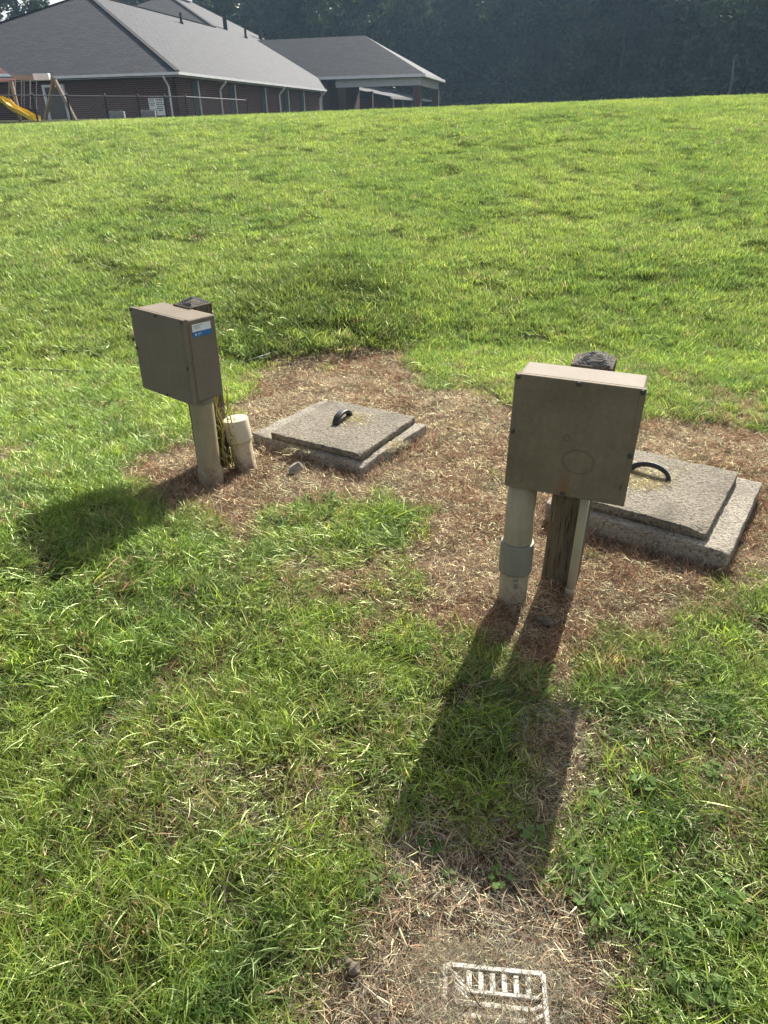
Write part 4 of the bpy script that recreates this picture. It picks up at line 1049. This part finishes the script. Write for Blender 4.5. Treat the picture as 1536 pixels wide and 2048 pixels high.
sl_ = empty('playhouse', colx(-10, 238, 44.6)); tag(sl_, 'playhouse tower with sloping red, white and green canvas roof at the left edge', 'playhouse')
def pobj(name, bm, mat): return bobj(name, bm, mat, sl_)
ap_ = colx(-32, 110, 45); ea = colx(32, 159, 44.2); eb = colx(-95, 159, 44.2); ec = colx(-30, 154, 47)
ec.z = ea.z; eb.z = ea.z
def tri_prism(pts, th=.03):
    bm = bmesh.new(); a = [bm.verts.new(p) for p in pts]; b = [bm.verts.new(Vector(p) - bz * th) for p in pts]; n = len(pts)
    bm.faces.new(a); bm.faces.new(b[::-1])
    for i in range(n): bm.faces.new((a[i], b[i], b[(i + 1) % n], a[(i + 1) % n]))
    return bm
def band(p, q, r, f0, f1): return [p + (q - p) * f0, p + (q - p) * f1, p + (r - p) * f1, p + (r - p) * f0]
for nm_, mt, f0, f1 in (('pink_panel', M_TARP_P, .02, .76), ('white_panel', M_STW, .76, .88), ('green_panel', M_TARP_G, .88, .94), ('pink_hem', M_TARP_P, .94, 1.0)):
    for (q1, q2) in ((ea, eb), (ea, ec)):
        pobj(nm_, tri_prism(band(ap_, q1, q2, f0, f1)), mt)
for p_ in (ea + Vector((-.35, .2, 0)), eb + Vector((.35, .2, 0)), ec):
    bm = bmesh.new(); beam(bm, p_ - bz * .05, Vector((p_.x, p_.y, FLOOR - .2)), .14, .14); pobj('post', bm, M_PLAYWOOD)
dk0 = colx(-40, 203, 45.2); bm = bmesh.new(); box(bm, (dk0.x, dk0.y, dk0.z - .1), (2.8, 2.0, .12)); pobj('deck', bm, M_PLAYWOOD)
sd_ = empty('slide', colx(60, 238, 44)); tag(sd_, 'bright yellow wavy plastic slide at the left edge', 'slide')
path = []
for (c, r_) in ((-14, 192), (2, 199), (14, 204), (24, 214), (36, 221), (48, 225), (58, 231), (66, 236), (74, 237)):
    path.append(colx(c, r_, 44.0 - .006 * c))
bm = bmesh.new(); rows = []
for i, p in enumerate(path):
    sd2 = Vector((.25, .97, 0)); row = []
    for (s_, z_) in ((-.30, .16), (-.27, .17), (-.24, .02), (0, -.01), (.24, .02), (.27, .17), (.30, .16), (.28, -.05), (0, -.08), (-.28, -.05)):
        row.append(bm.verts.new(p + sd2 * s_ + bz * (z_ - .04)))
    rows.append(row)
for a, b in zip(rows[:-1], rows[1:]):
    for k in range(10): bm.faces.new((a[k], a[(k + 1) % 10], b[(k + 1) % 10], b[k]))
bm.faces.new(rows[0]); bm.faces.new(rows[-1][::-1]); bmesh.ops.recalc_face_normals(bm, faces=bm.faces[:])
bobj('chute', bm, M_YELLOW, sd_)

# ------------------------------------------------------------------ trees
def leaf_cloud(clumps, per, ls, mode='broad', seed=0):
    g_ = np.random.default_rng(seed); V = []; A_ = []
    for (c, r_) in clumps:
        n = int(per * (r_ ** 2)); d_ = g_.normal(0, 1, (n, 3)); d_ /= np.linalg.norm(d_, axis=1)[:, None]
        rad = r_ * (.45 + .6 * g_.random((n, 1)) ** .6); p = c + d_ * rad * np.array([[1, 1, .75]])
        a = g_.normal(0, 1, (n, 3)); a /= np.linalg.norm(a, axis=1)[:, None]
        if mode == 'pine': a[:, 2] *= .5
        b = np.cross(a, g_.normal(0, 1, (n, 3))); b /= np.linalg.norm(b, axis=1)[:, None]
        s_ = ls * (.5 + g_.random((n, 1))); 
        q = np.stack([p - a * s_, p - b * s_ * .45, p + a * s_ , p + b * s_ * .45], 1); V.append(q.reshape(-1, 3)); A_.append(np.repeat(np.clip(g_.normal(.45, .25) + g_.normal(0, .2, n), 0, 1), 4))
    return np.concatenate(V), np.concatenate(A_)
def cloud_mesh(name, V, A_, mat):
    n = len(V) // 4; me = np_mesh(name, V, np.arange(len(V)), np.full(n, 4), mat)
    me.attributes.new('leafv', 'FLOAT', 'POINT').data.foreach_set('value', A_.astype(np.float32)); return me
def make_tree(kind, H_, seed):
    g_ = np.random.default_rng(seed); cl = []; limbs = []
    if kind == 'pine':
        for k in range(46):
            z = H_ * (.10 + .88 * (k + g_.random()) / 46); ra = (1 - (z / H_) ** 1.6) * H_ * .17 + .5; a = g_.random() * 6.28; rr = ra * (.35 + .65 * g_.random())
            c = np.array([rr * math.cos(a), rr * math.sin(a), z]); cl.append((c, .8 + .9 * g_.random())); limbs.append(c)
    else:
        for k in range(60):
            z = H_ * (.06 + .90 * g_.random()); q = z / H_; ra = H_ * .26 * (math.sin(PI * min(1, .22 + q * .80)) ** .7) + .3; a = g_.random() * 6.28; rr = ra * math.sqrt(g_.random())
            c = np.array([rr * math.cos(a), rr * math.sin(a), z]); cl.append((c, 1.0 + 1.3 * g_.random())); limbs.append(c)
    V, A_ = leaf_cloud(cl, 46 if kind == 'pine' else 38, .34 if kind == 'pine' else .40, kind, seed)
    crown = cloud_mesh('crown', V, A_, M_PINE if kind == 'pine' else M_LEAF)
    bm = bmesh.new(); tube(bm, [(0, 0, -.5), (.1, .05, H_ * .3), (-.1, .1, H_ * .65), (.05, 0, H_ * .95)], [H_ * .018, H_ * .013, H_ * .008, .03], 9)
    for c in limbs[::3]:
        tube(bm, [(0, 0, max(.5, c[2] - .22 * math.hypot(c[0], c[1]) - 1)), (c[0] * .5, c[1] * .5, c[2] - .5), tuple(c)], [.10, .07, .02], 5)
    tm = bpy.data.meshes.new('trunk'); bm.to_mesh(tm); bm.free(); tm.materials.append(M_BARK)
    return tm, crown
KINDS = [('broadleaf_tree', 'broad', 24), ('broadleaf_tree', 'broad', 21), ('broadleaf_tree', 'broad', 26), ('pine_tree', 'pine', 25), ('pine_tree', 'pine', 22)]
PROTO = [make_tree(k[1], k[2], 100 + i) for i, k in enumerate(KINDS)]
def plant(i, x, y, s, rz, label, group='trees of the wood behind the building'):
    nm_, kd, H_ = KINDS[i]; t = empty(nm_, (x, y, hz(x, y)), (0, 0, rz)); t.scale = (s, s, s * random.uniform(.95, 1.08))
    for pn, me_ in (('trunk', PROTO[i][0]), ('crown', PROTO[i][1])):
        o = bpy.data.objects.new(pn, me_); COL.objects.link(o); o.parent = t
    tag(t, label, 'tree', group)
kind_label = {'broadleaf_tree': 'dark backlit broadleaf tree in the wood beyond the lawn crest', 'pine_tree': 'dark backlit pine tree in the wood beyond the lawn crest'}
r_ = random.Random(5)
px_ = -92
while px_ < 95:
    az_c = math.degrees(math.atan2(px_, 160 - 45 * min(1, max(0, (px_ - 24) / 20))))
    i = r_.choice([0, 1, 2, 3, 4, 0, 2]); y_ = 160 + r_.uniform(-5, 6) - 45 * min(1, max(0, (px_ - 24) / 20)); s_ = r_.uniform(.9, 1.2)
    if -22.3 < az_c < -17.0: s_ *= .5
    if az_c <= -22.3: i = r_.choice([3, 4, 3]); s_ *= .95
    where = ' left of the roofs' if az_c < -20 else (' above the long roof' if az_c < -8 else (' right of the canopy' if az_c > 6 else ' above the canopy'))
    plant(i, px_, y_, s_, r_.random() * 6, kind_label[KINDS[i][0]] + where, 'wood trees' + where)
    px_ += r_.uniform(4.2, 6.2)
for (az_, s_, i) in ((-25.2, .98, 3), (-23.9, .9, 4), (-22.7, 1.0, 3), (-21.7, .78, 0)):
    plant(i, 150 * math.sin(R(az_)), 150 * math.cos(R(az_)), s_, az_, kind_label[KINDS[i][0]] + ' left of the roofs', 'wood trees left of the roofs')
# mass of the wood behind the front row
cl = []; g_ = np.random.default_rng(77)
for k in range(5200):
    x = g_.uniform(-110, 125); az_c = math.degrees(math.atan2(x, 176 - 40 * min(1, max(0, (x - 24) / 20)))); top = 25 + 4 * math.sin(x * .35) + 3 * math.sin(x * .9)
    if az_c < -16.0: top = 11.0
    cl.append((np.array([x, g_.uniform(168, 185) - 40 * min(1, max(0, (x - 24) / 20)), 2 + top * g_.random()]), 1.6 + 1.3 * g_.random()))
V, A_ = leaf_cloud(cl, 32, .6, 'broad', 9)
o = bpy.data.objects.new('distant_wood', cloud_mesh('distant_wood', V, A_, M_LEAF)); COL.objects.link(o); tag(o, 'dense dark wood that closes the view behind the front trees', 'wood', kind='stuff')
# low brush along the wood's edge
cl = []
for k in range(420):
    x = g_.uniform(-85, 100); y_ = 150 + g_.uniform(-4, 8) - 42 * min(1, max(0, (x - 24) / 20))
    cl.append((np.array([x, y_, 2.0 + g_.uniform(.2, 3.6)]), .9 + .9 * g_.random()))
V, A_ = leaf_cloud(cl, 40, .34, 'broad', 10)
o = bpy.data.objects.new('undergrowth', cloud_mesh('undergrowth', V, A_, M_LEAF)); COL.objects.link(o); tag(o, 'dark brush along the foot of the wood', 'undergrowth', kind='stuff')
# bare dead trunk at the right
p0, p1, p2 = colx(1457, 196, 96), colx(1464, 160, 96), colx(1468, 118, 96); p0.z = hz(p0.x, p0.y) - .3
bm = bmesh.new(); tube(bm, [p0, p1, p2], [.20, .15, .09], 9); tube(bm, [p2, p2 + Vector((.35, 0, .5))], [.10, .03], 6)
o = obj('dead_tree', bm, M_POLE, None, True); tag(o, 'thin bare pale trunk standing before the wood at the right', 'tree')

# ------------------------------------------------------------------ haze
bm = bmesh.new(); box(bm, (0, 96, 14), (284, 218, 34)); hzo = obj('haze', bm)
mh = bpy.data.materials.new('haze_air'); mh.use_nodes = True; t_ = mh.node_tree; t_.nodes.clear()
pv = t_.nodes.new('ShaderNodeVolumePrincipled'); pv.inputs['Color'].default_value = (.50, .75, 1.0, 1); pv.inputs['Density'].default_value = .00032; pv.inputs['Anisotropy'].default_value = .25
oo = t_.nodes.new('ShaderNodeOutputMaterial'); t_.links.new(pv.outputs[0], oo.inputs['Volume']); hzo.data.materials.append(mh); tag(hzo, kind='stuff')
